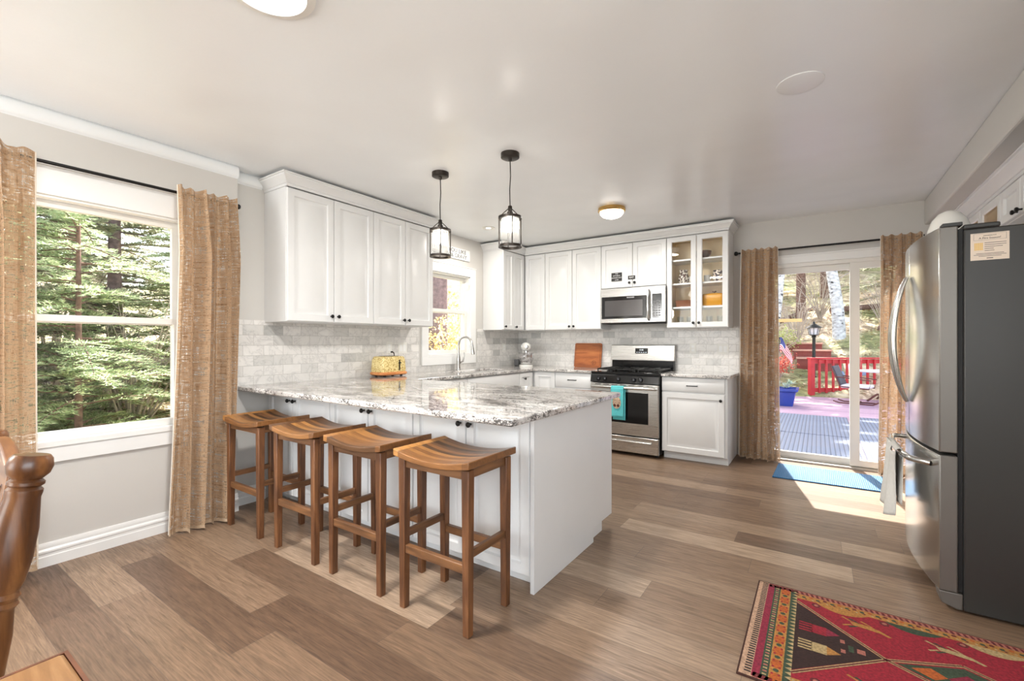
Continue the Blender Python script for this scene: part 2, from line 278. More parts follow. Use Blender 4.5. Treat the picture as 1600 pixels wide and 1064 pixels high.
def ground_mat():
    m, nt, b = newmat('leaf_litter_ground'); L = nt.links; tc = node(nt, 'ShaderNodeTexCoord')
    n = node(nt, 'ShaderNodeTexNoise', i_Scale=3.5, i_Detail=9., i_Roughness=.72, i_Distortion=.6); L.new(tc.outputs['Object'], n.inputs[0])
    n2 = node(nt, 'ShaderNodeTexNoise', i_Scale=.45, i_Detail=4.); L.new(tc.outputs['Object'], n2.inputs[0])
    c1 = ramp(nt, n.outputs[0], [(.3, s2l((84, 68, 58))), (.42, s2l((160, 136, 112))), (.54, s2l((222, 200, 170))), (.68, s2l((248, 238, 214)))])
    c2 = ramp(nt, n.outputs[0], [(.3, s2l((66, 66, 46))), (.5, s2l((138, 140, 90))), (.7, s2l((214, 210, 150)))])
    mx = node(nt, 'ShaderNodeMix', data_type='RGBA'); L.new(ramp(nt, n2.outputs[0], [(.42, (0, 0, 0)), (.62, (1, 1, 1))]), mx.inputs[0]); L.new(c1, mx.inputs[6]); L.new(c2, mx.inputs[7])
    L.new(mx.outputs[2], b.inputs['Base Color']); b.inputs['Roughness'].default_value = .95
    bp = node(nt, 'ShaderNodeBump', i_Strength=.8, i_Distance=.08); L.new(n.outputs[0], bp.inputs['Height']); L.new(bp.outputs[0], b.inputs['Normal']); return m
M['ground'] = ground_mat()
def deck_mat():
    m, nt, b = newmat('purple_stained_deck_boards'); L = nt.links; tc = node(nt, 'ShaderNodeTexCoord'); sp = node(nt, 'ShaderNodeSeparateXYZ'); L.new(tc.outputs['Object'], sp.inputs[0])
    yr = math_(nt, 'DIVIDE', sp.outputs[1], .14); fr = math_(nt, 'FRACT', yr); wn = node(nt, 'ShaderNodeTexWhiteNoise', noise_dimensions='1D'); L.new(math_(nt, 'FLOOR', yr), wn.inputs['W'])
    base = ramp(nt, wn.outputs[0], [(0, s2l((158, 126, 146))), (1, s2l((184, 150, 166)))])
    mx = node(nt, 'ShaderNodeMix', data_type='RGBA'); L.new(math_(nt, 'LESS_THAN', fr, .05), mx.inputs[0]); L.new(base, mx.inputs[6]); mx.inputs[7].default_value = (.06, .04, .05, 1)
    L.new(mx.outputs[2], b.inputs['Base Color']); b.inputs['Roughness'].default_value = .7; return m
M['deck'] = deck_mat()
def ribmat(name, rgb, rgb2, pitch, axis, rough=.6):
    m, nt, b = newmat(name); L = nt.links; tc = node(nt, 'ShaderNodeTexCoord'); sp = node(nt, 'ShaderNodeSeparateXYZ'); L.new(tc.outputs['Object'], sp.inputs[0])
    fr = math_(nt, 'FRACT', math_(nt, 'DIVIDE', sp.outputs[axis], pitch)); L.new(ramp(nt, fr, [(0, s2l(rgb2)), (.25, s2l(rgb)), (.85, s2l(rgb)), (1, s2l(rgb2))]), b.inputs['Base Color'])
    tri = math_(nt, 'PINGPONG', math_(nt, 'DIVIDE', sp.outputs[axis], pitch), .5)
    bp = node(nt, 'ShaderNodeBump', i_Strength=.6, i_Distance=.006); L.new(tri, bp.inputs['Height']); L.new(bp.outputs[0], b.inputs['Normal']); b.inputs['Roughness'].default_value = rough; return m
M['bluemat'] = ribmat('blue_grey_ribbed_mat', (98, 108, 130), (40, 46, 64), .045, 0)
M['bluemat_in'] = ribmat('bright_blue_woven_mat', (34, 100, 146), (20, 68, 108), .014, 0)
M['red'] = plain('red_painted_wood', (190, 44, 52), .6, var=.1); M['redbrown'] = plain('red_brown_step_wood', (134, 62, 54), .7, var=.2)
M['bluepot'] = plain('cobalt_blue_glaze', (40, 66, 156), .25, var=.1); M['cushion'] = plain('white_patio_cushion', (226, 220, 224), .8)
M['tan_plank'] = plain('pale_orange_plank', (232, 190, 130), .7, var=.08); M['tarp'] = plain('blue_grey_tarp', (130, 150, 178), .6, var=.15)
M['teal'] = plain('turquoise_towel', (92, 190, 194), .9, var=.08, scale=90, bump=.8); M['greytowel'] = plain('light_grey_towel', (206, 204, 198), .9, var=.04, scale=70, bump=.6)
M['yellow_en'] = plain('yellow_enamel', (222, 158, 20), .25); M['brownpan'] = plain('brown_clay', (132, 84, 58), .5)
M['copper'] = plain('dark_copper', (112, 74, 46), .3, .8); M['paper'] = plain('cream_paper', (222, 206, 190), .6); M['ink'] = plain('dark_grey_ink', (70, 66, 66), .6)
M['goldink'] = plain('gold_ink', (226, 186, 96), .6); M['signblack'] = plain('black_sign', (36, 34, 32), .5); M['granite_sink'] = plain('dark_composite_sink', (70, 66, 62), .4)
M['white_en'] = plain('white_enamel', (236, 234, 228), .15)
M['conc'] = plain('door_threshold_aluminium', (188, 184, 176), .45, .3)
M['siding'] = plain('exterior_wall', (170, 160, 150), .8)

# ---------------------------------------------------------------- mesh helpers
class B:
    def __init__(s, frame=None): s.bm = bmesh.new(); s.f = frame or Matrix(); s.uv = None
    def v(s, p): return s.bm.verts.new(s.f @ Vector(p))
    def face(s, vs, mi=0):
        try: f = s.bm.faces.new(vs); f.material_index = mi; return f
        except ValueError: return None
    def box(s, x0, x1, y0, y1, z0, z1, mi=0):
        a = [s.v(p) for p in ((x0,y0,z0),(x1,y0,z0),(x1,y1,z0),(x0,y1,z0),(x0,y0,z1),(x1,y0,z1),(x1,y1,z1),(x0,y1,z1))]
        for q in ((3,2,1,0),(4,5,6,7),(0,1,5,4),(1,2,6,5),(2,3,7,6),(3,0,4,7)): s.face([a[i] for i in q], mi)
        return s
    def poly(s, pts, mi=0): s.face([s.v(p) for p in pts], mi); return s
    def prism(s, pts, d, mi=0):
        d = Vector(d); a = [s.v(p) for p in pts]; b = [s.v(Vector(p)+d) for p in pts]; n = len(a)
        s.face(a[::-1], mi); s.face(b, mi)
        for i in range(n): s.face([a[i], a[(i+1)%n], b[(i+1)%n], b[i]], mi)
        return s
    def tube(s, pts, r, seg=10, caps=True, mi=0, closed=False):
        pts = [Vector(p) for p in pts]; n = len(pts); rr = r if isinstance(r, (list, tuple)) else [r]*n; rings = []; up = None
        for i, p in enumerate(pts):
            if closed: t = pts[(i+1)%n]-pts[i-1]
            else: t = pts[min(i+1, n-1)]-pts[max(i-1, 0)]
            t = t.normalized() if t.length > 1e-9 else Vector((0,0,1))
            if up is None:
                a = Vector((0,0,1)) if abs(t.z) < .9 else Vector((1,0,0)); up = (a-t*a.dot(t)).normalized()
            else:
                up = up-t*up.dot(t); up = up.normalized() if up.length > 1e-6 else Vector((1,0,0))
            w = t.cross(up)
            rings.append([s.v(p+(up*math.cos(2*math.pi*k/seg)+w*math.sin(2*math.pi*k/seg))*rr[i]) for k in range(seg)])
        for i in range(n if closed else n-1):
            A, Bb = rings[i], rings[(i+1)%n]
            for k in range(seg): s.face([A[k], A[(k+1)%seg], Bb[(k+1)%seg], Bb[k]], mi)
        if caps and not closed: s.face(rings[0][::-1], mi); s.face(rings[-1], mi)
        return s
    def lathe(s, prof, c=(0,0,0), axis='z', seg=24, mi=0, sx=1., sy=1., caps=True):
        c = Vector(c); rings = []
        for r, h in prof:
            ring = []
            for k in range(seg):
                a = 2*math.pi*k/seg; u, w = r*math.cos(a)*sx, r*math.sin(a)*sy
                p = {'z': (u, w, h), 'y': (u, h, w), 'x': (h, u, w)}[axis]; ring.append(s.v(c+Vector(p)))
            rings.append(ring)
        for A, Bb in zip(rings, rings[1:]):
            for k in range(seg): s.face([A[k], A[(k+1)%seg], Bb[(k+1)%seg], Bb[k]], mi)
        if caps and prof[0][0] > 1e-5: s.face(rings[0][::-1], mi)
        if caps and prof[-1][0] > 1e-5: s.face(rings[-1], mi)
        return s
    def grid(s, fn, nu, nv, mi=0, uvfn=None):
        vs = [[s.v(fn(i/nu, j/nv)) for j in range(nv+1)] for i in range(nu+1)]
        uv = s.bm.loops.layers.uv.verify() if uvfn else None
        for i in range(nu):
            for j in range(nv):
                f = s.face([vs[i][j], vs[i+1][j], vs[i+1][j+1], vs[i][j+1]], mi)
                if uvfn and f:
                    for l, (a, b) in zip(f.loops, ((i,j),(i+1,j),(i+1,j+1),(i,j+1))): l[uv].uv = uvfn(a/nu, b/nv)
        return s
    def plate(s, xs, ys, keep, z0, z1, order='xyz', mi=0):
        """solid slab over the kept cells of a grid; order maps (a,b,c) to world axes"""
        def P(a, b, c):
            d = dict(zip(order, (a, b, c))); return (d['x'], d['y'], d['z'])
        T = {}; Bt = {}
        def g(D, i, j, z):
            if (i, j) not in D: D[(i, j)] = s.v(P(xs[i], ys[j], z))
            return D[(i, j)]
        cells = {(i, j) for i in range(len(xs)-1) for j in range(len(ys)-1) if keep((xs[i]+xs[i+1])/2, (ys[j]+ys[j+1])/2)}
        for i, j in cells:
            q = [(i,j),(i+1,j),(i+1,j+1),(i,j+1)]
            s.face([g(T, *k, z1) for k in q], mi); s.face([g(Bt, *k, z0) for k in q[::-1]], mi)
            for (di, dj, e) in ((0,-1,(q[0],q[1])),(1,0,(q[1],q[2])),(0,1,(q[2],q[3])),(-1,0,(q[3],q[0]))):
                if (i+di, j+dj) not in cells: s.face([g(Bt,*e[0],z0), g(Bt,*e[1],z0), g(T,*e[1],z1), g(T,*e[0],z1)], mi)
        return s
    def panel(s, a0, a1, z0, z1, rings, b0=0., mi=0, hole=False):
        """door face in (a, b, z) frame; rings = [(inset, b)...]; closed back at b0"""
        prev = None
        def ring(ins, b): return [s.v((a0+ins, b, z0+ins)), s.v((a1-ins, b, z0+ins)), s.v((a1-ins, b, z1-ins)), s.v((a0+ins, b, z1-ins))]
        first = ring(0, b0); prev = first
        for ins, b in rings:
            cur = ring(ins, b)
            for k in range(4): s.face([prev[k], prev[(k+1)%4], cur[(k+1)%4], cur[k]], mi)
            prev = cur
        if hole:
            for k in range(4): s.face([prev[k], prev[(k+1)%4], first[(k+1)%4], first[k]], mi)
        else: s.face(prev, mi); s.face(first[::-1], mi)
        return s
OFF = {}
def finish(name, b, mat, parent=None, loc=None, smooth=40, bevel=0, sub=0, raw=False):
    bm = b.bm
    o0 = OFF.get(parent.name, Vector((0,0,0))) if parent else Vector(loc or (0,0,0))
    if o0.length: bmesh.ops.translate(bm, verts=bm.verts, vec=-o0)
    if not raw: bmesh.ops.recalc_face_normals(bm, faces=bm.faces)
    me = bpy.data.meshes.new(name); bm.to_mesh(me); bm.free()
    for m_ in (mat if isinstance(mat, (list, tuple)) else [mat]): me.materials.append(m_)
    o = bpy.data.objects.new(name, me); C.objects.link(o)
    if parent: o.parent = parent
    elif loc: o.location = loc
    OFF[o.name] = o0
    if smooth and me.polygons and not raw:
        me.polygons.foreach_set('use_smooth', [True]*len(me.polygons))
        try: me.set_sharp_from_angle(angle=math.radians(smooth))
        except Exception: pass
    if bevel:
        md = o.modifiers.new('bevel', 'BEVEL'); md.width = bevel; md.segments = 2; md.limit_method = 'ANGLE'; md.angle_limit = math.radians(50); md.harden_normals = False
    if sub:
        md = o.modifiers.new('sub', 'SUBSURF'); md.levels = sub; md.render_levels = sub
    return o
def tag(o, label, cat, group=None, kind=None):
    if label: o['label'] = label
    if cat: o['category'] = cat
    if group: o['group'] = group
    if kind: o['kind'] = kind
    return o
def thing(name, label, cat, loc=(0,0,0), group=None, kind=None, rz=0):
    o = bpy.data.objects.new(name, None); C.objects.link(o); o.location = loc; o.empty_display_size = .1; OFF[o.name] = Vector(loc)
    if kind == 'structure': o['kind'] = kind; return o
    return tag(o, label, cat, group, kind)
def struct(name, b, mat, parent=None, **kw):
    o = finish(name, b, mat, parent, **kw)
    if not parent: o['kind'] = 'structure'
    return o
def dup(root, loc, rz=None, label=None, scale=None):
    def cp(o, par):
        c = o.copy(); C.objects.link(c)
        if par: c.parent = par
        for ch in o.children: cp(ch, c)
        return c
    r = cp(root, None); r.location = loc
    if rz is not None: r.rotation_euler = (0, 0, rz)
    if scale: r.scale = (scale,)*3
    if label: r['label'] = label
    return r
def frame(o, u, n):
    """matrix mapping (a, b, z): a along u, b along n, z up, from origin o"""
    u = Vector((*u, 0)[:3]); n = Vector((*n, 0)[:3]); m = Matrix(((u.x, n.x, 0, o[0]), (u.y, n.y, 0, o[1]), (u.z, n.z, 1, o[2]), (0, 0, 0, 1))); return m
FONT = None
def textmesh(b, s, size, mat4, align='CENTER', ext=.0004, mi=0, sx=1.):
    """add lettering s to builder b through matrix mat4 (text lies in its local XY plane)"""
    cu = bpy.data.curves.new('t', 'FONT'); cu.body = s; cu.size = size; cu.align_x = align; cu.align_y = 'CENTER'; cu.extrude = ext; cu.resolution_u = 2
    o = bpy.data.objects.new('t', cu); C.objects.link(o); bpy.context.view_layer.update()
    me = bpy.data.meshes.new_from_object(o.evaluated_get(bpy.context.evaluated_depsgraph_get()))
    vs = [b.bm.verts.new(mat4 @ Vector((v.co.x*sx, v.co.y, v.co.z))) for v in me.vertices]
    for p in me.polygons:
        try: f = b.bm.faces.new([vs[i] for i in p.vertices]); f.material_index = mi
        except ValueError: pass
    bpy.data.objects.remove(o); bpy.data.meshes.remove(me); bpy.data.curves.remove(cu)
def tm(pos, right, up):
    r = Vector(right); u = Vector(up); n = r.cross(u)
    return Matrix(((r.x, u.x, n.x, pos[0]), (r.y, u.y, n.y, pos[1]), (r.z, u.z, n.z, pos[2]), (0,0,0,1)))

# ================================================================ THE ROOM
ZC, ZR, ZCL, XR = .884, .8705, 2.464, 4.83
XD = .096                       # dining part of the left wall stands a little proud
struct('floor', B().box(-.2, 5.2, -9.2, .16, -.05, 0), M['floor'], smooth=0)
struct('ceiling', B().box(-.2, 5.2, -9.2, .16, ZCL, ZCL+.1), M['ceil'], smooth=0)
b = B().plate([-3.80, -1.80, -1.08, .16], [-.3, 1.02, 2.0, ZCL], lambda y, z: not (-1.80 < y < -1.08 and 1.02 < z < 2.0), -.16, 0, 'yzx')
struct('wall_left', b, M['wall'], smooth=0)
b = B().plate([-9.2, -5.55, -4.12, -3.80], [-.3, .66, 2.0, ZCL], lambda y, z: not (-5.55 < y < -4.12 and .66 < z < 2.0), -.16, XD, 'yzx')
struct('wall_left_dining', b, M['wall'], smooth=0)
b = B().plate([0, 3.06, 4.56, 5.2], [-.3, -.02, 2.0, ZCL], lambda x, z: not (3.06 < x < 4.56 and -.02 < z < 2.0), 0, .16, 'xzy')
struct('wall_back', b, M['wall'], smooth=0)
b = B().plate([-9.2, -7.6, -5.0, .16], [-.05, .75, 2.25, ZCL], lambda y, z: not (-7.6 < y < -5.0 and .75 < z < 2.25), XR, 4.99, 'yzx')
struct('wall_right', b, M['wall'], smooth=0)
b = B().plate([-.16, .15, 2.25, 4.99], [-.05, .3, 2.3, ZCL], lambda x, z: not (.15 < x < 2.25 and .3 < z < 2.3), -9.1, -8.95, 'xzy')
struct('wall_rear', b, M['wall'], smooth=0)
struct('trim_1', B().box(4.32, XR, -3.6, 0, 2.245, ZCL), M['wall'], smooth=0, bevel=.012)       # soffit over the right-hand cabinets
# rounded plaster cove along the dining wall
b = B(); pr = []
for k in range(9):
    a = math.pi*k/8; pr.append((XD+.003+.020*math.sin(a)*1.0, ZCL-.01-.035+.04*math.cos(a)))
b.prism([(p[0], -9.0, p[1]) for p in [(XD, ZCL)]+pr+[(XD, ZCL-.09)]], (0, 5.2, 0)); b.prism([(max(0, p[0]-XD), -3.80, p[1]) for p in [(XD, ZCL)]+pr+[(XD, ZCL-.09)]], (0, .22, 0)); struct('trim_2', b, M['ceil'])
def baseboard(name, x0, y0, x1, y1, nx, ny, h=.125):
    d = Vector((x1-x0, y1-y0, 0)); n = Vector((nx, ny, 0)); prof = [(0,0),(.016,0),(.016,h*.42),(.013,h*.46),(.013,h*.56),(.018,h*.60),(.018,h*.68),(.010,h*.76),(.012,h*.86),(.006,h),(0,h)]
    b = B().prism([(x0+n.x*p, y0+n.y*p, z) for p, z in prof], d); return struct(name, b, M['trim'], smooth=30)
baseboard('baseboard_left', XD, -9, XD, -3.80, 1, 0)
baseboard('baseboard_kitchen', 0, -3.80, 0, -3.56, 1, 0)
baseboard('baseboard_back', 2.86, 0, 3.0, 0, 0, -1)
# ---- dining window (window_1), sink window (window_2)
def dh_window(name, X, y0, y1, z0, z1, meet, cas, sill, grid=False, head=.10):
    """double-hung window in a wall facing +x; opening y0..y1, z0..z1"""
    r = thing(name, '', '', (X, (y0+y1)/2, z0), kind='structure')
    c = B(); c.box(X, X+.018, y0-cas, y0, z0-.02, z1+head); c.box(X, X+.018, y1, y1+cas, z0-.02, z1+head); c.box(X, X+.018, y0, y1, z1, z1+head)
    c.box(X, X+.024, y0-cas-.01, y1+cas+.01, z1+head, z1+head+.012); finish('casing', c, M['trim'], r, bevel=.002)
    s = B(); s.box(X-.12, X+sill[1], y0-(cas if sill[0] else .0), y1+(cas if sill[0] else 0), z0-.02, z0+.012)
    s.box(X, X+.02, y0-cas, y1+cas, z0-sill[2], z0-.02); finish('sill', s, M['trim'], r, bevel=.002)
    j = B(); j.box(X-.13, X, y0, y0+.012, z0, z1); j.box(X-.13, X, y1-.012, y1, z0, z1); j.box(X-.13, X, y0, y1, z1-.012, z1); finish('jamb', j, M['trim'], r)
    for nm, xx, a, bb in (('lower_sash', X-.07, z0+.012, meet+.022), ('upper_sash', X-.105, meet-.022, z1-.012)):
        f = B(); w = .042
        f.plate([y0+.012, y0+.012+w, y1-.012-w, y1-.012], [a, a+w, bb-w*.9, bb], lambda y, z, a=a, bb=bb: not (y0+.012+w < y < y1-.012-w and a+w < z < bb-w*.9), xx, xx+.035, 'yzx')
        if grid and nm == 'upper_sash': f.box(xx+.01, xx+.022, (y0+y1)/2-.006, (y0+y1)/2+.006, a+w, bb-w)
        so = finish(nm, f, M['plastic'], r, bevel=.002)
        finish('glass_pane', B().box(xx+.014, xx+.018, y0+.012+w, y1-.012-w, a+w, bb-w*.9), M['glass'], so, smooth=0)
    return r
dh_window('window_1', XD, -5.55, -4.12, .66, 2.0, 1.335, .075, (True, .03, .105), head=.155)
dh_window('window_2', 0, -1.80, -1.08, 1.06, 2.0, 1.565, .10, (False, .02, .11), head=.10)
finish('crank_handle', B().box(.0, .03, -1.12, -1.10, 1.88, 1.90), M['plastic'], bpy.data.objects['window_2'])
# unseen rear and right window frames, added around the fill lamps behind the camera
for nm, bb, axis in (('window_3', (.15, 2.25, .3, 2.3), 'y'), ('window_4', (-7.6, -5.0, .75, 2.25), 'x')):
    f = B(); a0, a1, z0, z1 = bb; m_ = (a0+a1)/2
    cells = lambda a, z: not ((a0+.05 < a < m_-.03 or m_+.03 < a < a1-.05) and z0+.05 < z < z1-.05)
    if axis == 'y': f.plate([a0, a0+.05, m_-.03, m_+.03, a1-.05, a1], [z0, z0+.05, z1-.05, z1], cells, -8.99, -8.95, 'xzy')
    else: f.plate([a0, a0+.05, m_-.03, m_+.03, a1-.05, a1], [z0, z0+.05, z1-.05, z1], cells, XR, XR+.04, 'yzx')
    struct(nm, f, M['trim'], smooth=0)
# ---- sliding door (door_1)
dr = thing('door_1', '', '', (3.8, 0, 0), kind='structure')
c = B(); c.box(2.97, 3.06, -.018, 0, 0, 2.07); c.box(4.56, 4.65, -.018, 0, 0, 2.07); c.box(3.06, 4.56, -.018, 0, 2.0, 2.07); c.box(2.96, 4.66, -.026, 0, 2.07, 2.085); finish('casing', c, M['trim'], dr, bevel=.002)
c = B(); c.box(3.06, 3.10, 0, .13, -.02, 2.0); c.box(4.52, 4.56, 0, .13, -.02, 2.0); c.box(3.10, 4.52, 0, .13, 1.965, 2.0); finish('frame', c, M['plastic'], dr, bevel=.002)
c = B(); c.box(3.06, 4.56, -.03, .14, -.02, .018); c.box(3.10, 4.52, .03, .04, .018, .03); c.box(3.10, 4.52, .085, .095, .018, .03); finish('threshold', c, M['conc'], dr, bevel=.002)
for nm, x0, x1, yy in (('fixed_panel', 3.10, 3.853, .05), ('sliding_panel', 3.79, 4.52, .01)):
    f = B(); w = .062 if nm == 'fixed_panel' else .075
    f.plate([x0, x0+w, x1-w, x1], [.025, .085, 1.905, 1.965], lambda x, z, x0=x0, x1=x1, w=w: not (x0+w < x < x1-w and .085 < z < 1.905), yy, yy+.036, 'xzy')
    p = finish(nm, f, M['plastic'], dr, bevel=.002)
    finish('glass_pane', B().box(x0+w, x1-w, yy+.015, yy+.02, .085, 1.905), M['glass'], p, smooth=0)
# ---- backsplash
b = B().plate([-3.80, -1.94, -.94, 0], [ZC, .955, 1.372], lambda y, z: not (-1.94 < y < -.94 and z > .955), .001, .008, 'yzx')
tag(finish('tile_backsplash', b, M['tile_y'], smooth=0), 'white marble subway tile backsplash on the window wall behind the toaster and tap', 'backsplash')
b = B().box(.009, 2.838, -.008, -.001, ZC, 1.372)
tag(finish('tile_backsplash', b, M['tile_x'], smooth=0), 'grey veined marble subway tile backsplash on the back wall behind the range', 'backsplash')

# ================================================================ CABINETS
RAISED = [(0, .017), (.003, .021), (.052, .021), (.058, .010), (.068, .008), (.094, .018)]
SLAB = [(0, .018), (.004, .021)]
def add_knob(parent, fr, a, z, b0=.02):
    k = B(fr); k.lathe([(.006, b0), (.005, b0+.012), (.009, b0+.016), (.0145, b0+.022), (.0145, b0+.027), (.010, b0+.032), (.0, b0+.033)], (a, 0, z), 'y', 16)
    return finish('knob', k, M['black'], parent)
def add_pull(parent, fr, a, z, w=.10, b0=.02):
    k = B(fr); k.tube([(a-w/2, b0, z), (a-w/2, b0+.025, z), (a+w/2, b0+.025, z), (a+w/2, b0, z)], .005, 8); return finish('pull_handle', k, M['black'], parent)
def cabinet(name, label, cat, o, u, n, w, depth, z0, z1, fronts, group=None, open_front=False, toe=0., end_panel=None):
    """o: wall point (x,y); u along wall; n out. fronts: (kind,a0,a1,z0,z1,handle)"""
    root = thing(name, label, cat, (o[0]+u[0]*w/2+n[0]*depth/2, o[1]+u[1]*w/2+n[1]*depth/2, z0), group)
    fb = frame((o[0], o[1], 0), u, n); d = depth-.021
    body = B(fb)
    if open_front:
        body.box(0, .018, .002, d, z0, z1); body.box(w-.018, w, .002, d, z0, z1); body.box(.018, w-.018, .002, d, z1-.018, z1); body.box(.018, w-.018, .002, d, z0, z0+.018)
        body.box(.018, w-.018, .002, .008, z0+.018, z1-.018, 1)
        body.box(.0181, .021, .008, d-.002, z0+.018, z1-.018, 1); body.box(w-.021, w-.0181, .008, d-.002, z0+.018, z1-.018, 1); body.box(.021, w-.021, .008, d-.002, z1-.020, z1-.0181, 1)
        finish('carcass', body, [M['cab'], M['mapleint']], root, bevel=.0015)
    else:
        if toe: body.box(0, w, .002, d, z0+toe, z1); body.box(0.002, w-.002, .002, d-.065, z0, z0+toe)
        else: body.box(0, w, .002, d, z0, z1)
        finish('carcass', body, M['cab'], root, bevel=.0015)
    ff = frame((o[0]+n[0]*d, o[1]+n[1]*d, 0), u, n)
    for kind, a0, a1, b0, b1, h in fronts:
        g = .0030; p = B(ff)
        if kind == 'glass_door':
            p.panel(a0+g, a1-g, b0+g, b1-g, [(0, .018), (.003, .021), (.050, .021), (.056, .012)], hole=True)
            part = finish('door', p, M['cab'], root)
            finish('glass_pane', B(ff).box(a0+.054, a1-.054, .008, .011, b0+.054, b1-.054), M['glass'], part, smooth=0)
        elif kind == 'door':
            p.panel(a0+g, a1-g, b0+g, b1-g, RAISED, .0); part = finish('door', p, M['cab'], root)
        elif kind == 'shaker':
            p.panel(a0+g, a1-g, b0+g, b1-g, [(0, .017), (.003, .021), (.050, .021), (.055, .008), (.068, .006), (.078, .011)], .0); part = finish('door', p, M['cab'], root)
        else:
            p.panel(a0+g, a1-g, b0+g, b1-g, SLAB, .0); part = finish('drawer' if kind == 'drawer' else 'false_front', p, M['cab'], root)
        if h and h[0] == 'knob': add_knob(part, ff, h[1], h[2])
        if h and h[0] == 'pull': add_pull(part, ff, h[1], h[2])
    return root
UX, UY = (1, 0), (0, 1)
ZU0, ZU1 = 1.358, 2.352
G = 'white cabinets on the walls'
# upper pair on the window wall
for nm, lab, y0, y1 in (('wall_cabinet', 'white two-door upper cabinet nearest the dining window curtain', -3.5625, -2.784), ('wall_cabinet', 'white two-door upper cabinet between its twin and the sink window', -2.784, -2.045)):
    w = y1-y0; m_ = w/2; d0, d1 = ZU0+.003, ZU1-.004
    cabinet(nm, lab, 'cabinet', (0, y0), UY, UX, w, .3208, ZU0, ZU1, [('door', 0, m_, d0, d1, ('knob', m_-.03, 1.41)), ('door', m_, w, d0, d1, ('knob', m_+.03, 1.41))], G)
# corner leg left of the back run
w = .819-.341
cabinet('wall_cabinet', 'narrow white upper cabinet beside the sink window, two slim doors', 'cabinet', (0, -.819), UY, UX, w, .3208, ZU0, ZU1,
        [('door', 0, w/2, ZU0+.003, ZU1-.004, ('knob', .032, 1.40)), ('door', w/2, w, ZU0+.003, ZU1-.004, ('knob', w/2+.032, 1.40))], G)
def ucab(x0, x1, lab, fr, **k): return cabinet('wall_cabinet', lab, 'cabinet', (x0, 0), UX, (0, -1), x1-x0, .3208, k.pop('z0', ZU0), ZU1, fr, G, **k)
ucab(.0, .627, 'white corner upper cabinet above the stand mixer with one plain door', [('door', .323, .627, ZU0+.003, ZU1-.004, None)])
w = 1.397-.627
ucab(.627, 1.397, 'white two-door upper cabinet above the cutting board', [('door', 0, w/2, ZU0+.003, ZU1-.004, ('knob', w/2-.03, 1.40)), ('door', w/2, w, ZU0+.003, ZU1-.004, ('knob', w/2+.03, 1.40))])
w = 2.161-1.397
mcab = ucab(1.397, 2.161, 'short white two-door cabinet right above the microwave with black magnets', [('door', 0, w/2, 1.836, ZU1-.004, ('knob', w/2-.03, 1.887)), ('door', w/2, w, 1.836, ZU1-.004, ('knob', w/2+.03, 1.887))], z0=1.83)
w = 2.7815-2.161
gcab = ucab(2.161, 2.7815, 'white upper cabinet with two glass doors showing dishes', [('glass_door', 0, w/2, ZU0+.003, ZU1-.004, ('knob', w/2-.028, 1.41)), ('glass_door', w/2, w, ZU0+.003, ZU1-.004, ('knob', w/2+.028, 1.41))], open_front=True)
for z in (1.588, 1.845, 2.102):
    finish('shelf', B().box(2.18, 2.763, -.285, -.01, z-.018, z), M['cab'], gcab, bevel=.001)
# crown moulding
def sweep(b, path, prof):
    n = len(path); rings = []
    for i, p in enumerate(path):
        p = Vector(p)
        def nrm(a, c): d = (Vector(c)-Vector(a)).normalized(); return Vector((d.y, -d.x))
        n1 = nrm(path[i-1], path[i]) if i > 0 else None; n2 = nrm(path[i], path[i+1]) if i < n-1 else None
        if n1 is None: m_ = n2; k = 1
        elif n2 is None: m_ = n1; k = 1
        else: m_ = (n1+n2).normalized(); k = 1/max(.2, m_.dot(n1))
        rings.append([b.v((p.x+m_.x*q*k, p.y+m_.y*q*k, z)) for q, z in prof])
    L_ = len(prof)
    for A, Bb in zip(rings, rings[1:]):
        for k in range(L_): b.face([A[k], A[(k+1)%L_], Bb[(k+1)%L_], Bb[k]])
    b.face(rings[0]); b.face(rings[-1][::-1]); return b
CP = [(-.012, 2.353), (.004, 2.353), (.004, 2.372), (.010, 2.374), (.016, 2.385), (.030, 2.405), (.046, 2.420), (.048, 2.430), (.056, 2.432), (.056, 2.442), (-.012, 2.442)]
tag(finish('crown_moulding', sweep(B(), [(0.001, -3.5625), (.3208, -3.5625), (.3208, -2.045), (0.001, -2.045)], CP), M['cab'], smooth=30), 'white crown moulding along the top of the upper cabinets nearest the dining window', 'moulding')
tag(finish('crown_moulding', sweep(B(), [(0.001, -.819), (.3208, -.819), (.3208, -.3208), (2.7815, -.3208), (2.7815, -.001)], CP), M['cab'], smooth=30), 'white crown moulding along the back wall upper cabinets and glass cabinet', 'moulding')
# cabinets on the right wall, above and behind the fridge
cabinet('wall_cabinet', 'short white cabinet directly above the refrigerator with two black knobs', 'cabinet', (XR, -1.93), UY, (-1, 0), .68, .33, 1.94, 2.16,
        [('shaker', 0, .34, 1.943, 2.157, ('knob', .34-.035, 1.962)), ('shaker', .34, .68, 1.943, 2.157, ('knob', .34+.035, 1.962))], G)
cabinet('wall_cabinet', 'white glass-door cabinet on the right wall behind the refrigerator top', 'cabinet', (XR, -1.245), UY, (-1, 0), .845, .33, 1.36, 2.16,
        [('glass_door', 0, .43, 1.363, 2.157, None), ('glass_door', .43, .845, 1.363, 2.157, None)], G, open_front=True)
CP2 = [(-.012, z-.198) if q < 0 else (q*1.35, z-.198) for q, z in CP]
tag(finish('crown_moulding', sweep(B(), [(XR-.002, -.40), (4.50, -.40), (4.50, -3.3), (XR-.002, -3.3)], CP2), M['cab'], smooth=30), 'white crown moulding above the refrigerator under the ceiling drop', 'moulding')
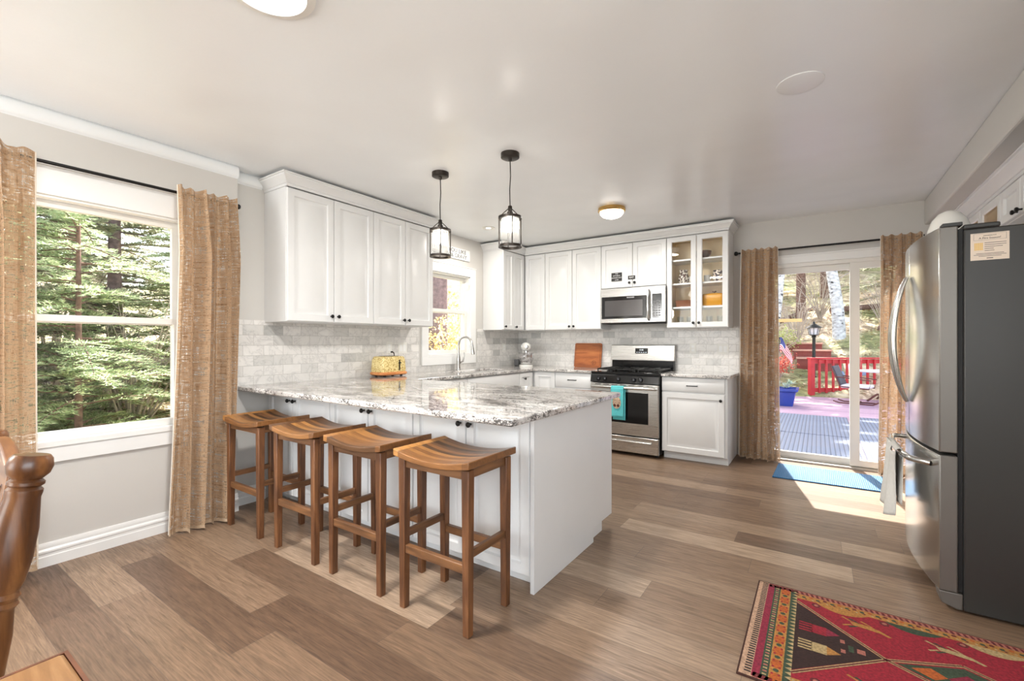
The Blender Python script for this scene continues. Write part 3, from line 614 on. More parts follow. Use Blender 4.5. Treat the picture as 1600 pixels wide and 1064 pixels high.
# base cabinets : peninsula, stool side
PF, PE = -3.539, 2.419
ZB = ZC-.032
edges = [.012, .802, 1.60, 2.395]
labs = ['white two-door peninsula cabinet nearest the dining window wall', 'white two-door middle cabinet of the peninsula behind the stools', 'white two-door peninsula cabinet at the free end of the peninsula']
for i in range(3):
    w = edges[i+1]-edges[i]; m_ = w/2 - (.055 if i == 0 else 0)
    cabinet('base_cabinet', labs[i], 'cabinet', (edges[i], PF+.32), UX, (0, -1), w, .32, 0, ZB,
            [('shaker', 0, m_, .075, ZB-.012, ('knob', m_-.035, .775)), ('shaker', m_, w, .075, ZB-.012, ('knob', m_+.035, .775))], 'white base cabinets under the granite', toe=.07)
b = B().prism([(PE-.022, PF, 0), (PE-.022, PF+.69, 0), (PE-.022, PF+.69, .085), (PE-.022, -2.56, .085), (PE-.022, -2.56, ZB), (PE-.022, PF, ZB)], (.022, 0, 0))
tag(finish('end_panel', b, M['cab'], smooth=0, bevel=.002), 'plain white end panel closing the free end of the peninsula', 'panel')
cabinet('base_cabinet', 'white base cabinet on the kitchen side of the peninsula backing the stool-side units', 'cabinet', (2.395, PF+.325), (-1, 0), (0, 1), 1.72, .64, 0, ZB,
        [('door', 0, .43, .11, ZB-.01, None), ('door', .43, .86, .11, ZB-.01, None), ('door', .86, 1.29, .11, ZB-.01, None), ('door', 1.29, 1.72, .11, ZB-.01, None)], 'white base cabinets under the granite', toe=.10)
# sink run
cabinet('base_cabinet', 'white sink base cabinet under the window with a plain false front', 'cabinet', (0, -1.886), UY, UX, .947, .64, 0, ZB,
        [('panel', 0, .947, .66, ZB-.008, None), ('door', 0, .47, .11, .65, ('knob', .44, .60)), ('door', .47, .947, .11, .65, ('knob', .50, .60))], 'white base cabinets under the granite', toe=.10)
cabinet('base_cabinet', 'narrow white cabinet between the peninsula and the sink base', 'cabinet', (0, -2.56), UY, UX, .674, .64, 0, ZB,
        [('panel', 0, .674, .66, ZB-.008, None), ('door', 0, .674, .11, .65, None)], 'white base cabinets under the granite', toe=.10)
cabinet('base_cabinet', 'white corner base cabinet under the stand mixer with a black knob', 'cabinet', (0, -.939), UY, UX, .298, .64, 0, ZB,
        [('door', 0, .298, .11, ZB-.008, ('knob', .10, .77))], 'white base cabinets under the granite', toe=.10)
cabinet('base_cabinet', 'white corner base cabinet left of the drawer with a plain door', 'cabinet', (.002, 0), UX, (0, -1), .943, .64, 0, ZB,
        [('door', .655, .943, .11, ZB-.008, None)], 'white base cabinets under the granite', toe=.10)
cabinet('base_cabinet', 'white drawer base cabinet left of the range below the cutting board', 'cabinet', (.945, 0), UX, (0, -1), .475, .64, 0, ZB,
        [('drawer', 0, .475, .675, ZB-.008, ('pull', .23, .765)), ('drawer', 0, .475, .40, .665, ('pull', .23, .62)), ('drawer', 0, .475, .11, .39, ('pull', .23, .35))], 'white base cabinets under the granite', toe=.10)
cabinet('base_cabinet', 'white base cabinet right of the range with one drawer and one door', 'cabinet', (2.198, 0), UX, (0, -1), .62, .64, 0, ZB,
        [('drawer', 0, .60, .703, ZB-.008, ('pull', .30, .768)), ('door', 0, .60, .085, .695, ('knob', .565, .638))], 'white base cabinets under the granite', toe=.08)
# countertops
YF, YB, XE = -3.795, -2.585, 2.49
SX0, SX1, SY0, SY1 = .17, .50, -1.76, -.98
xs = [.002, SX0, SX1, .6624, 1.424, XE]; ys = [YF, YB, SY0, SY1, -.6624, -.001]
def keep(x, y):
    if SX0 < x < SX1 and SY0 < y < SY1: return False
    if y < YB: return x < XE
    if x < .6624: return True
    return y > -.6624 and x < 1.424
b = B().plate(xs, ys, keep, ZC-.032, ZC)
for v_ in b.bm.verts:                                     # the bar front is cut very slightly out of square
    if abs(v_.co.y-YF) < 1e-4: v_.co.y += .02-.055*(v_.co.x/XE)
ct = finish('granite_countertop', b, M['granite'], bevel=.007, smooth=30)
tag(ct, 'U-shaped speckled white and grey granite countertop covering the peninsula and sink run', 'countertop')
tag(finish('granite_countertop', B().box(2.196, 2.85, -.665, -.001, ZC-.032, ZC), M['granite'], bevel=.007), 'short granite countertop right of the range', 'countertop')
# sink
b = B()
for x0, x1, y0, y1 in ((SX0, SX0+.012, SY0, SY1), (SX1-.012, SX1, SY0, SY1), (SX0+.012, SX1-.012, SY0, SY0+.012), (SX0+.012, SX1-.012, SY1-.012, SY1), (SX0+.012, SX1-.012, -1.38, -1.36)): b.box(x0, x1, y0, y1, ZC-.19, ZC-.034)
b.box(SX0, SX1, SY0, SY1, ZC-.20, ZC-.19)
tag(finish('kitchen_sink', b, M['granite_sink'], loc=((SX0+SX1)/2, (SY0+SY1)/2, ZC-.2), smooth=0), 'dark double-bowl undermount sink below the window', 'sink')
# faucet
fx, fy = .105, -1.41
fa = thing('kitchen_faucet', 'tall brushed nickel gooseneck tap in front of the sink window', 'faucet', (fx, fy, ZC))
b = B(); b.lathe([(.028, ZC), (.028, ZC+.008), (.022, ZC+.014), (.020, ZC+.05), (.024, ZC+.10), (.022, ZC+.14), (.015, ZC+.17), (.013, ZC+.20)], (fx, fy, 0), seg=20); finish('body', b, M['nickel'], fa)
pts = [(fx, fy, ZC+.19), (fx, fy, ZC+.28)]
for k in range(13):
    a = math.pi*k/12; pts.append((fx+.085*(1-math.cos(a)), fy+.02*(1-math.cos(a)), ZC+.285+.095*math.sin(a)))
b = B(); b.tube(pts, .0125, 12); finish('gooseneck', b, M['nickel'], fa)
e = Vector(pts[-1]); b = B(); b.tube([e, e+Vector((.004, 0, -.03)), e+Vector((.012, 0, -.09)), e+Vector((.014, 0, -.105))], [.014, .016, .021, .019], 14); finish('spray_head', b, M['nickel'], fa)
b = B(); b.tube([(fx+.01, fy+.02, ZC+.085), (fx+.02, fy+.055, ZC+.10), (fx+.03, fy+.065, ZC+.16), (fx+.03, fy+.065, ZC+.20)], [.012, .011, .007, .008], 10); finish('lever', b, M['nickel'], fa)

# ================================================================ APPLIANCES
# ---- gas range
X0, X1 = 1.432, 2.188
rg = thing('gas_range', 'freestanding stainless steel gas range with black cooktop on the back wall', 'range', ((X0+X1)/2, -.36, 0))
finish('body', B().box(X0, X1, -.64, -.03, .035, ZR-.012), M['gap'], rg, bevel=.003)
b = B(); b.box(X0-.004, X1+.004, -.665, -.09, ZR-.012, ZR+.006); b.box(X0+.05, X1-.05, -.62, -.14, ZR+.006, ZR+.008); finish('cooktop', b, M['blackgloss'], rg, bevel=.004)
b = B(); b.prism([(X0, -.66, ZR-.01), (X0, -.69, ZR-.028), (X0, -.708, .766), (X0, -.64, .766)], (X1-X0, 0, 0)); cp = finish('control_panel', b, M['blackgloss'], rg, bevel=.002)
for xx in (1.525, 1.60, 1.755, 1.925, 2.00):
    k = B(); k.lathe([(.024, 0), (.024, .008), (.019, .012), (.017, .026), (.0, .028)], (0, 0, 0), 'z', 18); k.box(-.003, .003, -.019, .019, .012, .032)
    kb = k.bm; T = Matrix.Translation((xx, -.702, .807)) @ Matrix.Rotation(math.radians(80), 4, 'X'); bmesh.ops.transform(kb, matrix=T, verts=kb.verts); finish('burner_knob', k, plain('satin_black_knob', (40, 40, 42), .18, .5), rg)
b = B()
for xx in (X0+.04, (X0+X1)/2-.125, (X0+X1)/2+.125):
    ww = (X1-X0-.08-.03)/3 if xx != (X0+X1)/2 else .2
    x0, x1 = xx, xx+.225
    for yy in (-.60, -.36, -.15): b.box(x0, x1, yy-.006, yy+.006, ZR+.028, ZR+.042)
    for q in (x0, (x0+x1)/2-.006, x1-.012): b.box(q, q+.012, -.60, -.15, ZR+.028, ZR+.042)
    for q in (x0, x1-.012):
        for yy in (-.60, -.15): b.box(q, q+.012, yy-.006, yy+.006, ZR+.006, ZR+.03)
finish('grate', b, M['black'], rg, bevel=.002)
for xx, yy in ((X0+.16, -.49), (X0+.16, -.25), ((X0+X1)/2, -.37), (X1-.16, -.49), (X1-.16, -.25)):
    b = B(); b.lathe([(.05, ZR+.007), (.05, ZR+.014), (.036, ZR+.016), (.036, ZR+.024), (0, ZR+.025)], (xx, yy, 0), seg=20); finish('burner', b, M['black'], rg)
b = B(); b.box(X0+.01, X1-.01, -.085, -.02, ZR+.004, ZR+.125); b.box(X0+.01, X1-.01, -.10, -.085, ZR+.004, ZR+.03); bk = finish('backguard_base', b, M['blackgloss'], rg, bevel=.003)
b = B(); b.prism([(X0, -.025, ZR+.118), (X0, -.11, ZR+.118), (X0, -.105, ZR+.135), (X0, -.085, ZR+.296), (X0, -.070, ZR+.303), (X0, -.025, ZR+.303)], (X1-X0, 0, 0)); bg_ = finish('backguard', b, M['steel'], rg, bevel=.003)
b = B(); b.prism([(1.735, -.101, ZR+.20), (1.735, -.0935, ZR+.262), (1.735, -.090, ZR+.262), (1.735, -.097, ZR+.20)], (.15, 0, 0)); dsp = finish('display', b, M['blackgloss'], bg_)
b = B()
textmesh(b, '12:45', .022, tm((1.81, -.1005, ZR+.241), (1, 0, 0), (0, .12, .99)))
for q in range(5): b.box(1.75+q*.027, 1.765+q*.027, -.1035, -.1005, ZR+.212, ZR+.216)
finish('clock_digits', b, M['display'], dsp, smooth=0)
b = B(); b.panel(X0+.003, X1-.003, .215, .757, [(0, .036), (.006, .042)], 0.); bmesh.ops.transform(b.bm, matrix=Matrix(((1,0,0,0),(0,-1,0,-.668),(0,0,1,0),(0,0,0,1))), verts=b.bm.verts); od = finish('oven_door', b, M['steel'], rg, bevel=.002)
b = B(); b.box(1.535, 2.082, -.7125, -.70, .345, .672); ow = finish('oven_window', b, M['blackgloss'], od, bevel=.002)
b = B(); b.tube([(X0+.035, -.705, .715), (X0+.035, -.752, .722), (X0+.05, -.76, .722), (X1-.05, -.76, .722), (X1-.035, -.752, .722), (X1-.035, -.705, .715)], .014, 12); finish('oven_handle', b, M['steel'], od)
b = B()
for q in range(7): b.box(X0+.06+q*.095, X0+.125+q*.095, -.711, -.70, .741, .747)
finish('vent_slot', b, M['gap'], od, smooth=0)
b = B(); b.panel(X0+.003, X1-.003, .035, .203, [(0, .036), (.006, .042)], 0.); bmesh.ops.transform(b.bm, matrix=Matrix(((1,0,0,0),(0,-1,0,-.668),(0,0,1,0),(0,0,0,1))), verts=b.bm.verts); dw = finish('storage_drawer', b, M['steel'], rg, bevel=.002)
b = B(); b.prism([(X0+.07, -.708, .165), (X0+.07, -.735, .160), (X0+.07, -.738, .150), (X0+.07, -.725, .143), (X0+.07, -.708, .146)], (X1-X0-.14, 0, 0)); finish('drawer_pull', b, M['steel'], dw, bevel=.003)
for xx in (X0+.05, X1-.05):
    for yy in (-.6, -.08): finish('foot', B().lathe([(.02, 0), (.02, .036)], (xx, yy, 0), seg=10), M['rubber'], rg)
# ---- microwave
MX0, MX1, MZ0, MZ1 = 1.412, 2.163, 1.42, 1.826
mw = thing('microwave_oven', 'stainless over-the-range microwave with dark window and keypad', 'microwave', ((MX0+MX1)/2, -.18, MZ0))
finish('body', B().box(MX0, MX1, -.345, -.012, MZ0, MZ1), M['gap'], mw, bevel=.003)
b = B(); b.box(MX0, MX1, -.372, -.3455, MZ0+.008, MZ1); fc = finish('front_frame', b, M['steel'], mw, bevel=.004)
dz0, dz1 = MZ0+.055, MZ1-.095
b = B(); b.box(MX0+.015, 1.955, -.376, -.3725, dz0, dz1); wn_ = finish('window', b, M['blackgloss'], fc, bevel=.002)
finish('window_mesh', B().box(MX0+.055, 1.915, -.3775, -.3765, dz0+.03, dz1-.045), plain('dark_window_mesh', (84, 82, 82), .15, .3), fc)
finish('keypad', B().box(2.02, 2.125, -.376, -.3725, dz0, dz1+.01), M['blackgloss'], fc, bevel=.002)
b = B()
for r_ in range(7):
    for c_ in range(3): b.box(2.032+c_*.029, 2.052+c_*.029, -.3772, -.3765, dz0+.02+r_*.026, dz0+.034+r_*.026)
finish('keypad_button', b, M['grey_plastic'], fc, smooth=0)
b = B(); textmesh(b, 'FRIGIDAIRE', .017, tm((1.775, -.377, dz1-.018), (1, 0, 0), (0, 0, 1))); finish('lettering', b, M['skyblue_line'], fc, smooth=0)
b = B(); b.tube([(1.985, -.375, MZ0+.035), (1.985, -.405, MZ0+.05), (1.985, -.418, MZ0+.12), (1.985, -.422, (MZ0+MZ1)/2-.01), (1.985, -.418, MZ1-.13), (1.985, -.405, MZ1-.06), (1.985, -.375, MZ1-.045)], .015, 12); finish('handle', b, M['chrome'], fc)
# ---- refrigerator
FX, FY0, FY1, FT = 4.073, -2.60, -1.69, 1.70
fr = thing('refrigerator', 'tall stainless French-door refrigerator with dark grey side in the right foreground', 'refrigerator', (4.45, (FY0+FY1)/2, 0))
b = B(); b.box(FX, XR-.03, FY0, FY1, .012, FT+.004); b.box(FX, FX+.115, FY0, FY1, FT+.004, FT+.026); finish('body', b, M['fridge_side'], fr, bevel=.006)
yc = (FY0+FY1)/2; hw = (FY1-FY0)/2
def fxx(y, k=.045): return 3.948+k*((y-yc)/hw)**2
def fdoor(name, y0, y1, z0, z1, xb=4.055):
    n = 14; b = B(); sec = [(fxx(y0+(y1-y0)*i/n), y0+(y1-y0)*i/n) for i in range(n+1)]
    pts = [(xb, y0)]+sec+[(xb, y1)]
    m_ = len(pts); A = [b.v((p[0], p[1], z0)) for p in pts]; T = [b.v((p[0], p[1], z1)) for p in pts]
    for i in range(m_):
        f = b.face([A[i], A[(i+1)%m_], T[(i+1)%m_], T[i]], 0 if 1 <= i < m_-2 else 1)
    b.face(A, 1); b.face(T, 1)
    return finish(name, b, [M['steel_f'], M['steel_side']], fr, bevel=.005, smooth=30)
d1 = fdoor('near_door', FY0, yc-.003, .708, 1.724); d2 = fdoor('far_door', yc+.003, FY1, .708, 1.724); d3 = fdoor('freezer_drawer', FY0, FY1, .085, .694)
finish('gasket', B().box(4.0555, 4.0725, FY0+.012, FY1-.012, .09, 1.71), M['gap'], fr)
for s_, par in ((-1, d1), (1, d2)):
    pts = []
    for k in range(15):
        t = k/14; z = .885+(1.555-.885)*t; bow = math.sin(math.pi*t)**.8
        pts.append((3.946-.010-.060*bow, yc+s_*(.018+.022*bow), z))
    b = B(); b.tube(pts, [.008+.007*math.sin(math.pi*k/14) for k in range(15)], 12); finish('door_handle', b, M['steel_f'], par)
b = B(); pts = [(fxx(yc-.36)+.002, yc-.36, .635), (fxx(yc-.36)-.05, yc-.34, .64)]
for k in range(11): y = yc-.31+.62*k/10; pts.append((fxx(y)-.062, y, .64))
pts += [(fxx(yc+.36)-.05, yc+.34, .64), (fxx(yc+.36)+.002, yc+.36, .635)]
b.tube(pts, .0145, 12); finish('drawer_handle', b, M['steel_f'], d3)
b = B(); b.prism([(4.05, FY0+.004, .012), (4.0, FY0+.004, .03), (3.993, FY0+.004, .083), (4.072, FY0+.004, .083), (4.072, FY0+.004, .012)], (0, .10, 0)); b.box(4.03, 4.072, FY0+.104, FY1-.01, .012, .083); finish('base_grille', b, M['steel_side'], fr, bevel=.004)
for yy in (FY0+.01, FY1-.07): finish('hinge_cover', B().box(4.005, 4.072, yy, yy+.06, 1.7245, 1.742), M['fridge_side'], fr, bevel=.003)
for xx in (4.30, 4.7): finish('foot', B().tube([(xx, FY0+.05, .0), (xx, FY0+.05, .011)], .02, 10), M['rubber'], fr)
# magnet note on the fridge side
nt_ = thing('paper_notice', 'cream printed magnet sheet stuck near the top of the refrigerator side', 'paper', (4.154, FY0-.0022, 1.56))
b = B(); b.box(4.094, 4.213, FY0-.002, FY0-.0006, 1.562, 1.680); finish('sheet', b, M['paper'], nt_, bevel=.0005)
b = B(); yy = FY0-.0024
textmesh(b, 'PREPARING FOR', .0055, tm((4.154, yy, 1.668), (1,0,0), (0,0,1))); textmesh(b, 'A Fire Season?', .0115, tm((4.154, yy, 1.657), (1,0,0), (0,0,1)))
for k, wd in enumerate((.066, .066, .055, .028, .030)): b.box(4.138, 4.138+wd, yy, yy+.0004, 1.6355-k*.0085, 1.6375-k*.0085)
for k, wd in enumerate((.085, .10, .07)): b.box(4.154-wd/2, 4.154+wd/2, yy, yy+.0004, 1.590-k*.006, 1.5918-k*.006)
b.box(4.144, 4.164, yy, yy+.0004, 1.5685, 1.5715)
for z in (1.649, 1.676): b.box(4.104, 4.204, yy, yy+.0004, z, z+.0006)
for x in (4.104, 4.2034): b.box(x, x+.0006, yy, yy+.0004, 1.649, 1.676)
finish('printed_text', b, M['ink'], nt_, smooth=0)
b = B(); 
for i in range(5):
    for j in range(5): b.box(4.106+i*.0055, 4.1105+i*.0055, yy, yy+.0004, 1.606+j*.0065, 1.611+j*.0065)
finish('printed_chart', b, M['goldink'], nt_, smooth=0)
# towel over the drawer handle
def cloth(b, fn, nu, nv, th=.003, mi=0):
    b.grid(fn, nu, nv, mi); return b
tw = thing('hand_towel', 'light grey hand towel hanging over the freezer drawer handle', 'towel', (3.86, yc+.02, .64))
b = B(); hx = fxx(yc)-.062
def tf(u, v, s_):
    y = yc-.20+.32*u+.012*math.sin(v*5+u*3); fold = .013*math.sin(u*14+v*2)*(.35+v)
    return y, fold
b.grid(lambda u, v: ((hx-.019-.020*v+1.3*tf(u, v, 1)[1]), tf(u, v, 1)[0]-.03*v*(u-.3), .648-.335*v-.02*math.sin(u*6)), 22, 18)
b.grid(lambda u, v: (hx-.019+.034*v, yc-.20+.32*u, .648+.012*math.sin(math.pi*v)), 22, 4)
b.grid(lambda u, v: ((hx+.0155-.016*v+tf(u, v, 1)[1]*.35), tf(u, v, 1)[0]-.01*v, .648-.27*v), 22, 14)
o = finish('cloth', b, M['greytowel'], tw, smooth=80); md = o.modifiers.new('s', 'SOLIDIFY'); md.thickness = .003; md.offset = 0
# bowl on top of the fridge
b = B(); b.lathe([(.098, FT+.028), (.100, FT+.034), (.096, FT+.06), (.088, FT+.12), (.072, FT+.17), (.046, FT+.205), (.018, FT+.220), (.0, FT+.223)], (4.13, -2.0, 0), seg=36)
tag(finish('domed_cover', b, M['white_en'], loc=(4.13, -2.0, FT+.028)), 'white rounded dome standing on top of the refrigerator', 'cover')

# ================================================================ LIGHT FIXTURES
def pendant(name, label, px, py, pw):
    r = thing(name, label, 'pendant light', (px, py, ZCL), 'lantern pendants over the peninsula')
    b = B(); b.lathe([(.0, ZCL), (.062, ZCL), (.062, ZCL-.028), (.055, ZCL-.032), (.012, ZCL-.034), (.010, ZCL-.05), (0, ZCL-.05)], (px, py, 0), seg=32); finish('canopy', b, M['bronze'], r)
    b = B(); b.tube([(px, py, ZCL-.045), (px+.004, py, ZCL-.15), (px-.003, py, ZCL-.24), (px, py, 2.11)], .0035, 8); finish('cord', b, M['black'], r)
    z1, z0, rr = 2.035, 1.845, .073
    b = B(); b.lathe([(.010, 2.115), (.014, 2.11), (.014, 2.075), (.020, 2.072), (.020, 2.045), (.0, 2.045)], (px, py, 0), seg=18)
    for k in range(4):
        a = math.pi/4+math.pi/2*k; b.tube([(px+.012*math.cos(a), py+.012*math.sin(a), 2.095), (px+.045*math.cos(a), py+.045*math.sin(a), 2.065), (px+rr*math.cos(a), py+rr*math.sin(a), z1-.002)], .003, 6)
    finish('socket', b, M['bronze'], r)
    b = B()
    for zz in (z1, z0): b.lathe([(rr-.012, zz-.008), (rr+.006, zz-.008), (rr+.006, zz+.008), (rr-.012, zz+.008), (rr-.012, zz-.008)], (px, py, 0), seg=36, caps=False)
    for k in range(4):
        a = math.pi/4+math.pi/2*k; cx_, cy_ = px+(rr+.001)*math.cos(a), py+(rr+.001)*math.sin(a); b.tube([(cx_, cy_, z0), (cx_, cy_, z1)], .0042, 8)
    finish('cage', b, M['bronze'], r)
    b = B(); n = 32; b.lathe([(rr-.013, z0+.008), (rr-.013, z1-.008)], (px, py, 0), seg=n)
    for f in [f for f in b.bm.faces if len(f.verts) > 4]: b.bm.faces.remove(f)
    finish('glass_cylinder', b, M['glass_lamp'], r, smooth=60)
    b = B(); b.lathe([(.0, 2.046), (.012, 2.045), (.013, 2.025), (.024, 1.995), (.029, 1.970), (.024, 1.945), (.0, 1.938)], (px, py, 0), seg=20); finish('bulb', b, M['bulb'], r)
    l = light(name+'_light', 'POINT', (px, py, 1.97), (0,0,0), pw, (1, .94, .86), shadow_soft_size=.03)
    return r
pendant('pendant_light', 'lantern pendant with clear glass nearer the upper cabinets and window sign', 1.213, -2.895, 10)
pendant('pendant_light', 'lantern pendant with clear glass hanging nearer the middle of the ceiling', 1.836, -2.887, 10)
fl = thing('ceiling_light', 'lit dome ceiling light with a brass rim in front of the back cabinets', 'ceiling light', (1.93, -1.33, ZCL))
b = B(); b.lathe([(.125, ZCL), (.128, ZCL-.028), (.120, ZCL-.036), (.100, ZCL-.036), (.100, ZCL)], (1.93, -1.33, 0), seg=40); finish('rim', b, M['brass'], fl)
b = B(); b.lathe([(.112, ZCL-.034), (.106, ZCL-.055), (.085, ZCL-.077), (.045, ZCL-.092), (.008, ZCL-.096), (.006, ZCL-.103), (0, ZCL-.104)], (1.93, -1.33, 0), seg=40); finish('diffuser', b, M['diffuser'], fl)
light('ceiling_dome_light', 'AREA', (1.93, -1.33, ZCL-.115), (0, 0, 0), 24, (1, .96, .9), .2)
fl = thing('ceiling_light', 'round lit flush ceiling light cut by the top edge of the photo', 'ceiling light', (1.93, -4.54, ZCL))
b = B(); b.lathe([(.155, ZCL), (.155, ZCL-.010), (.125, ZCL-.018), (.122, ZCL-.012)], (1.93, -4.54, 0), seg=48); finish('rim', b, M['plastic'], fl)
b = B(); b.lathe([(.122, ZCL-.010), (.120, ZCL-.016), (.0, ZCL-.019)], (1.93, -4.54, 0), seg=48); finish('diffuser', b, M['led'], fl)
light('ceiling_panel_light', 'AREA', (1.93, -4.54, ZCL-.03), (0, 0, 0), 44, (1, .97, .93), .24)
fl = thing('ceiling_light', 'small recessed light in the ceiling between the sink window and the pendants', 'ceiling light', (.53, -1.40, ZCL))
b = B(); b.lathe([(.07, ZCL), (.07, ZCL-.006), (.055, ZCL-.008), (.053, ZCL-.004)], (.53, -1.40, 0), seg=32); finish('rim', b, M['plastic'], fl)
b = B(); b.lathe([(.053, ZCL-.003), (.0, ZCL-.005)], (.53, -1.40, 0), seg=32); finish('diffuser', b, M['led'], fl)
light('recessed_light', 'AREA', (.53, -1.40, ZCL-.015), (0, 0, 0), 9, (1, .95, .88), .1)
b = B(); b.lathe([(.10, ZCL), (.10, ZCL-.003), (.085, ZCL-.005), (.0, ZCL-.006)], (3.466, -2.774, 0), seg=40)
tag(finish('ceiling_cover_plate', b, M['ceil'], loc=(3.466, -2.774, ZCL)), 'round painted blank plate on the ceiling toward the refrigerator', 'cover plate')

gl = thing('fill_globe', 'opal fill globe added unseen in the rear of the room behind the viewpoint', 'lamp', (0.45, -6.6, ZCL))  # glowing globe added out of view to brighten the ceiling and room
b = B(); b.tube([(0.45, -6.6, ZCL), (0.45, -6.6, 2.06)], .006, 8); b.lathe([(.06, ZCL-.02), (.06, ZCL)], (0.45, -6.6, 0), seg=20); finish('stem', b, M['bronze'], gl)
b = B(); b.lathe([(.17*math.sin(math.pi*k/12)+.0, 1.9-.17*math.cos(math.pi*k/12)) for k in range(13)], (0.45, -6.6, 0), seg=24); bmesh.ops.remove_doubles(b.bm, verts=b.bm.verts, dist=1e-4); finish('globe', b, emit_mat('fill_globe_glow', (1, .99, .97), 60), gl)

# ================================================================ STOOLS
def make_stool(label):
    r = thing('bar_stool', label, 'bar stool', (0, 0, 0), 'saddle-seat stools along the peninsula')
    W_, D_, H_ = .222, .172, .724
    b = B(); nx, ny = 24, 8
    def top(x): return H_-.030*(1-(x/(W_))**2)
    b.grid(lambda u, v: (-W_+2*W_*u, -D_+2*D_*v, top(-W_+2*W_*u)), nx, ny)
    b.grid(lambda u, v: (-W_+2*W_*u, -D_+2*D_*v, top(-W_+2*W_*u)-.026-.006*(abs(-1+2*u)**3)), nx, ny)
    for yv in (-D_, D_): b.grid(lambda u, v: (-W_+2*W_*u, yv, top(-W_+2*W_*u)-(.026+.006*(abs(-1+2*u)**3))*v), nx, 1)
    for xv in (-W_, W_): b.grid(lambda u, v: (xv, -D_+2*D_*u, H_-.032*v), ny, 1)
    bmesh.ops.remove_doubles(b.bm, verts=b.bm.verts, dist=1e-5); finish('seat', b, M['seat'], r, bevel=.004, smooth=30)
    lx, ly, t = .187, .134, .0195
    for sx in (-1, 1):
        for sy in (-1, 1):
            b = B(); x, y = sx*lx, sy*ly; k = .82
            A = [b.v((x+a*t*k, y+c*t*k, 0)) for a, c in ((-1,-1),(1,-1),(1,1),(-1,1))]; Tt = [b.v((x+a*t, y+c*t, .682)) for a, c in ((-1,-1),(1,-1),(1,1),(-1,1))]
            b.face(A[::-1]); b.face(Tt)
            for i in range(4): b.face([A[i], A[(i+1)%4], Tt[(i+1)%4], Tt[i]])
            finish('leg', b, M['leg_wood'], r, bevel=.003)
    for sy in (-1, 1):
        b = B()
        n = 12; lo = .640
        for i in range(n):
            pass
        b.prism([(-lx+t, sy*ly-.010, lo), (lx-t, sy*ly-.010, lo)]+[((lx-t)*(1-2*i/n), sy*ly-.010, min(.690, top((lx-t)*(1-2*i/n))-.027)) for i in range(n+1)], (0, .020, 0)); finish('apron', b, M['rail_wood_x'], r)
        finish('footrest', B().box(-lx+t-.002, lx-t+.002, sy*ly-.012, sy*ly+.012, .252, .290), M['rail_wood_x'], r, bevel=.003)
    for sx in (-1, 1):
        finish('apron', B().box(sx*lx-.010, sx*lx+.010, -ly+t, ly-t, .645, .690), M['rail_wood_y'], r, bevel=.002)
        finish('footrest', B().box(sx*lx-.011, sx*lx+.011, -ly+t-.002, ly-t+.002, .315, .348), M['rail_wood_y'], r, bevel=.003)
    return r
s0 = make_stool('wooden saddle stool nearest the free corner of the peninsula, golden brown seat')
YS = -3.812
s0.location = (2.163, YS, 0)
for sx_, lab in ((1.628, 'wooden saddle stool, second from the free corner of the peninsula'), (1.092, 'wooden saddle stool, third from the free corner of the peninsula'), (.512, 'wooden saddle stool nearest the dining window curtain')):
    dup(s0, (sx_, YS, 0), label=lab)

# ================================================================ CURTAINS
def curtain(name, label, o, u, n, w0, w1, ztop, zbot, pleats, amp, seed, group):
    """o: floor point on the rod line; u along the wall; n into the room; w0 width at top, w1 at bottom (a0..a1 pairs)"""
    rnd = random.Random(seed); ph = [rnd.uniform(-.5, .5) for _ in range(8)]
    u = Vector((*u, 0)); n = Vector((*n, 0)); o = Vector(o)
    r = thing(name, label, 'curtain', (o.x+u.x*(w0[0]+w0[1])/2, o.y+u.y*(w0[0]+w0[1])/2, zbot), group)
    L = 2.1*(w0[1]-w0[0])
    def P(s, t):
        z = ztop-(ztop-zbot)*t; a0 = w0[0]+(w1[0]-w0[0])*t**1.4; a1 = w0[1]+(w1[1]-w0[1])*t**1.4
        sw = s+.018*math.sin(6*s+ph[0]*4)*t+.012*math.sin(15*s+ph[1]*6)
        A = a0+(a1-a0)*sw; k = (.45+.55*min(1, t*5))*(.72+.45*math.sin(2.3*s*6+ph[6]*9+t*1.2))
        th = 2*math.pi*pleats*s+ph[2]
        off = amp*k*(math.sin(th)+.35*math.sin(2*th+ph[3]*5+t*1.5)+.18*math.sin(3.3*th+ph[4]*5))
        A += .25*amp*k*math.cos(th+ph[5])*(1 if 0.02 < s < .98 else .3)
        p = o+u*A+n*(off+amp*1.3*k+.016); p.z = z+(.006*math.sin(th) if t < .01 else 0)+.006*math.sin(th+1)*(t > .99); return p
    nu = int(pleats*14); nv = 44
    b = B(); b.grid(P, nu, nv, 0, lambda s, t: (s*L*1.0, t*(ztop-zbot)))
    finish('panel', b, M['curtain'], r, smooth=85, raw=False)
    b = B(); 
    b.grid(lambda s, t: P(s, 1)*1+Vector((0, 0, .004-.0*s))*0+Vector((0,0,(t-.5)*.02))+n*.0016, nu, 1); finish('hem', b, M['hem_tan'], r, smooth=80)
    for s_ in (0, 1):
        b = B(); b.tube([P(s_, t/30) for t in range(31)], .0035, 6); finish('edge_binding', b, M['hem'], r)
    return r
G2 = 'tan linen curtains'
DX = XD+.075
curtain('linen_curtain', 'tan linen curtain right of the dining window beside the upper cabinets', (DX, 0, 0), (0, 1), (1, 0), (-4.215, -3.865), (-4.265, -3.875), 2.19, .02, 5.3, .052, 3, G2)
curtain('linen_curtain', 'tan linen curtain at the left edge of the photo behind the carved chair', (DX, 0, 0), (0, 1), (1, 0), (-5.30, -4.825), (-5.32, -4.812), 2.19, .05, 4.6, .050, 4, G2)
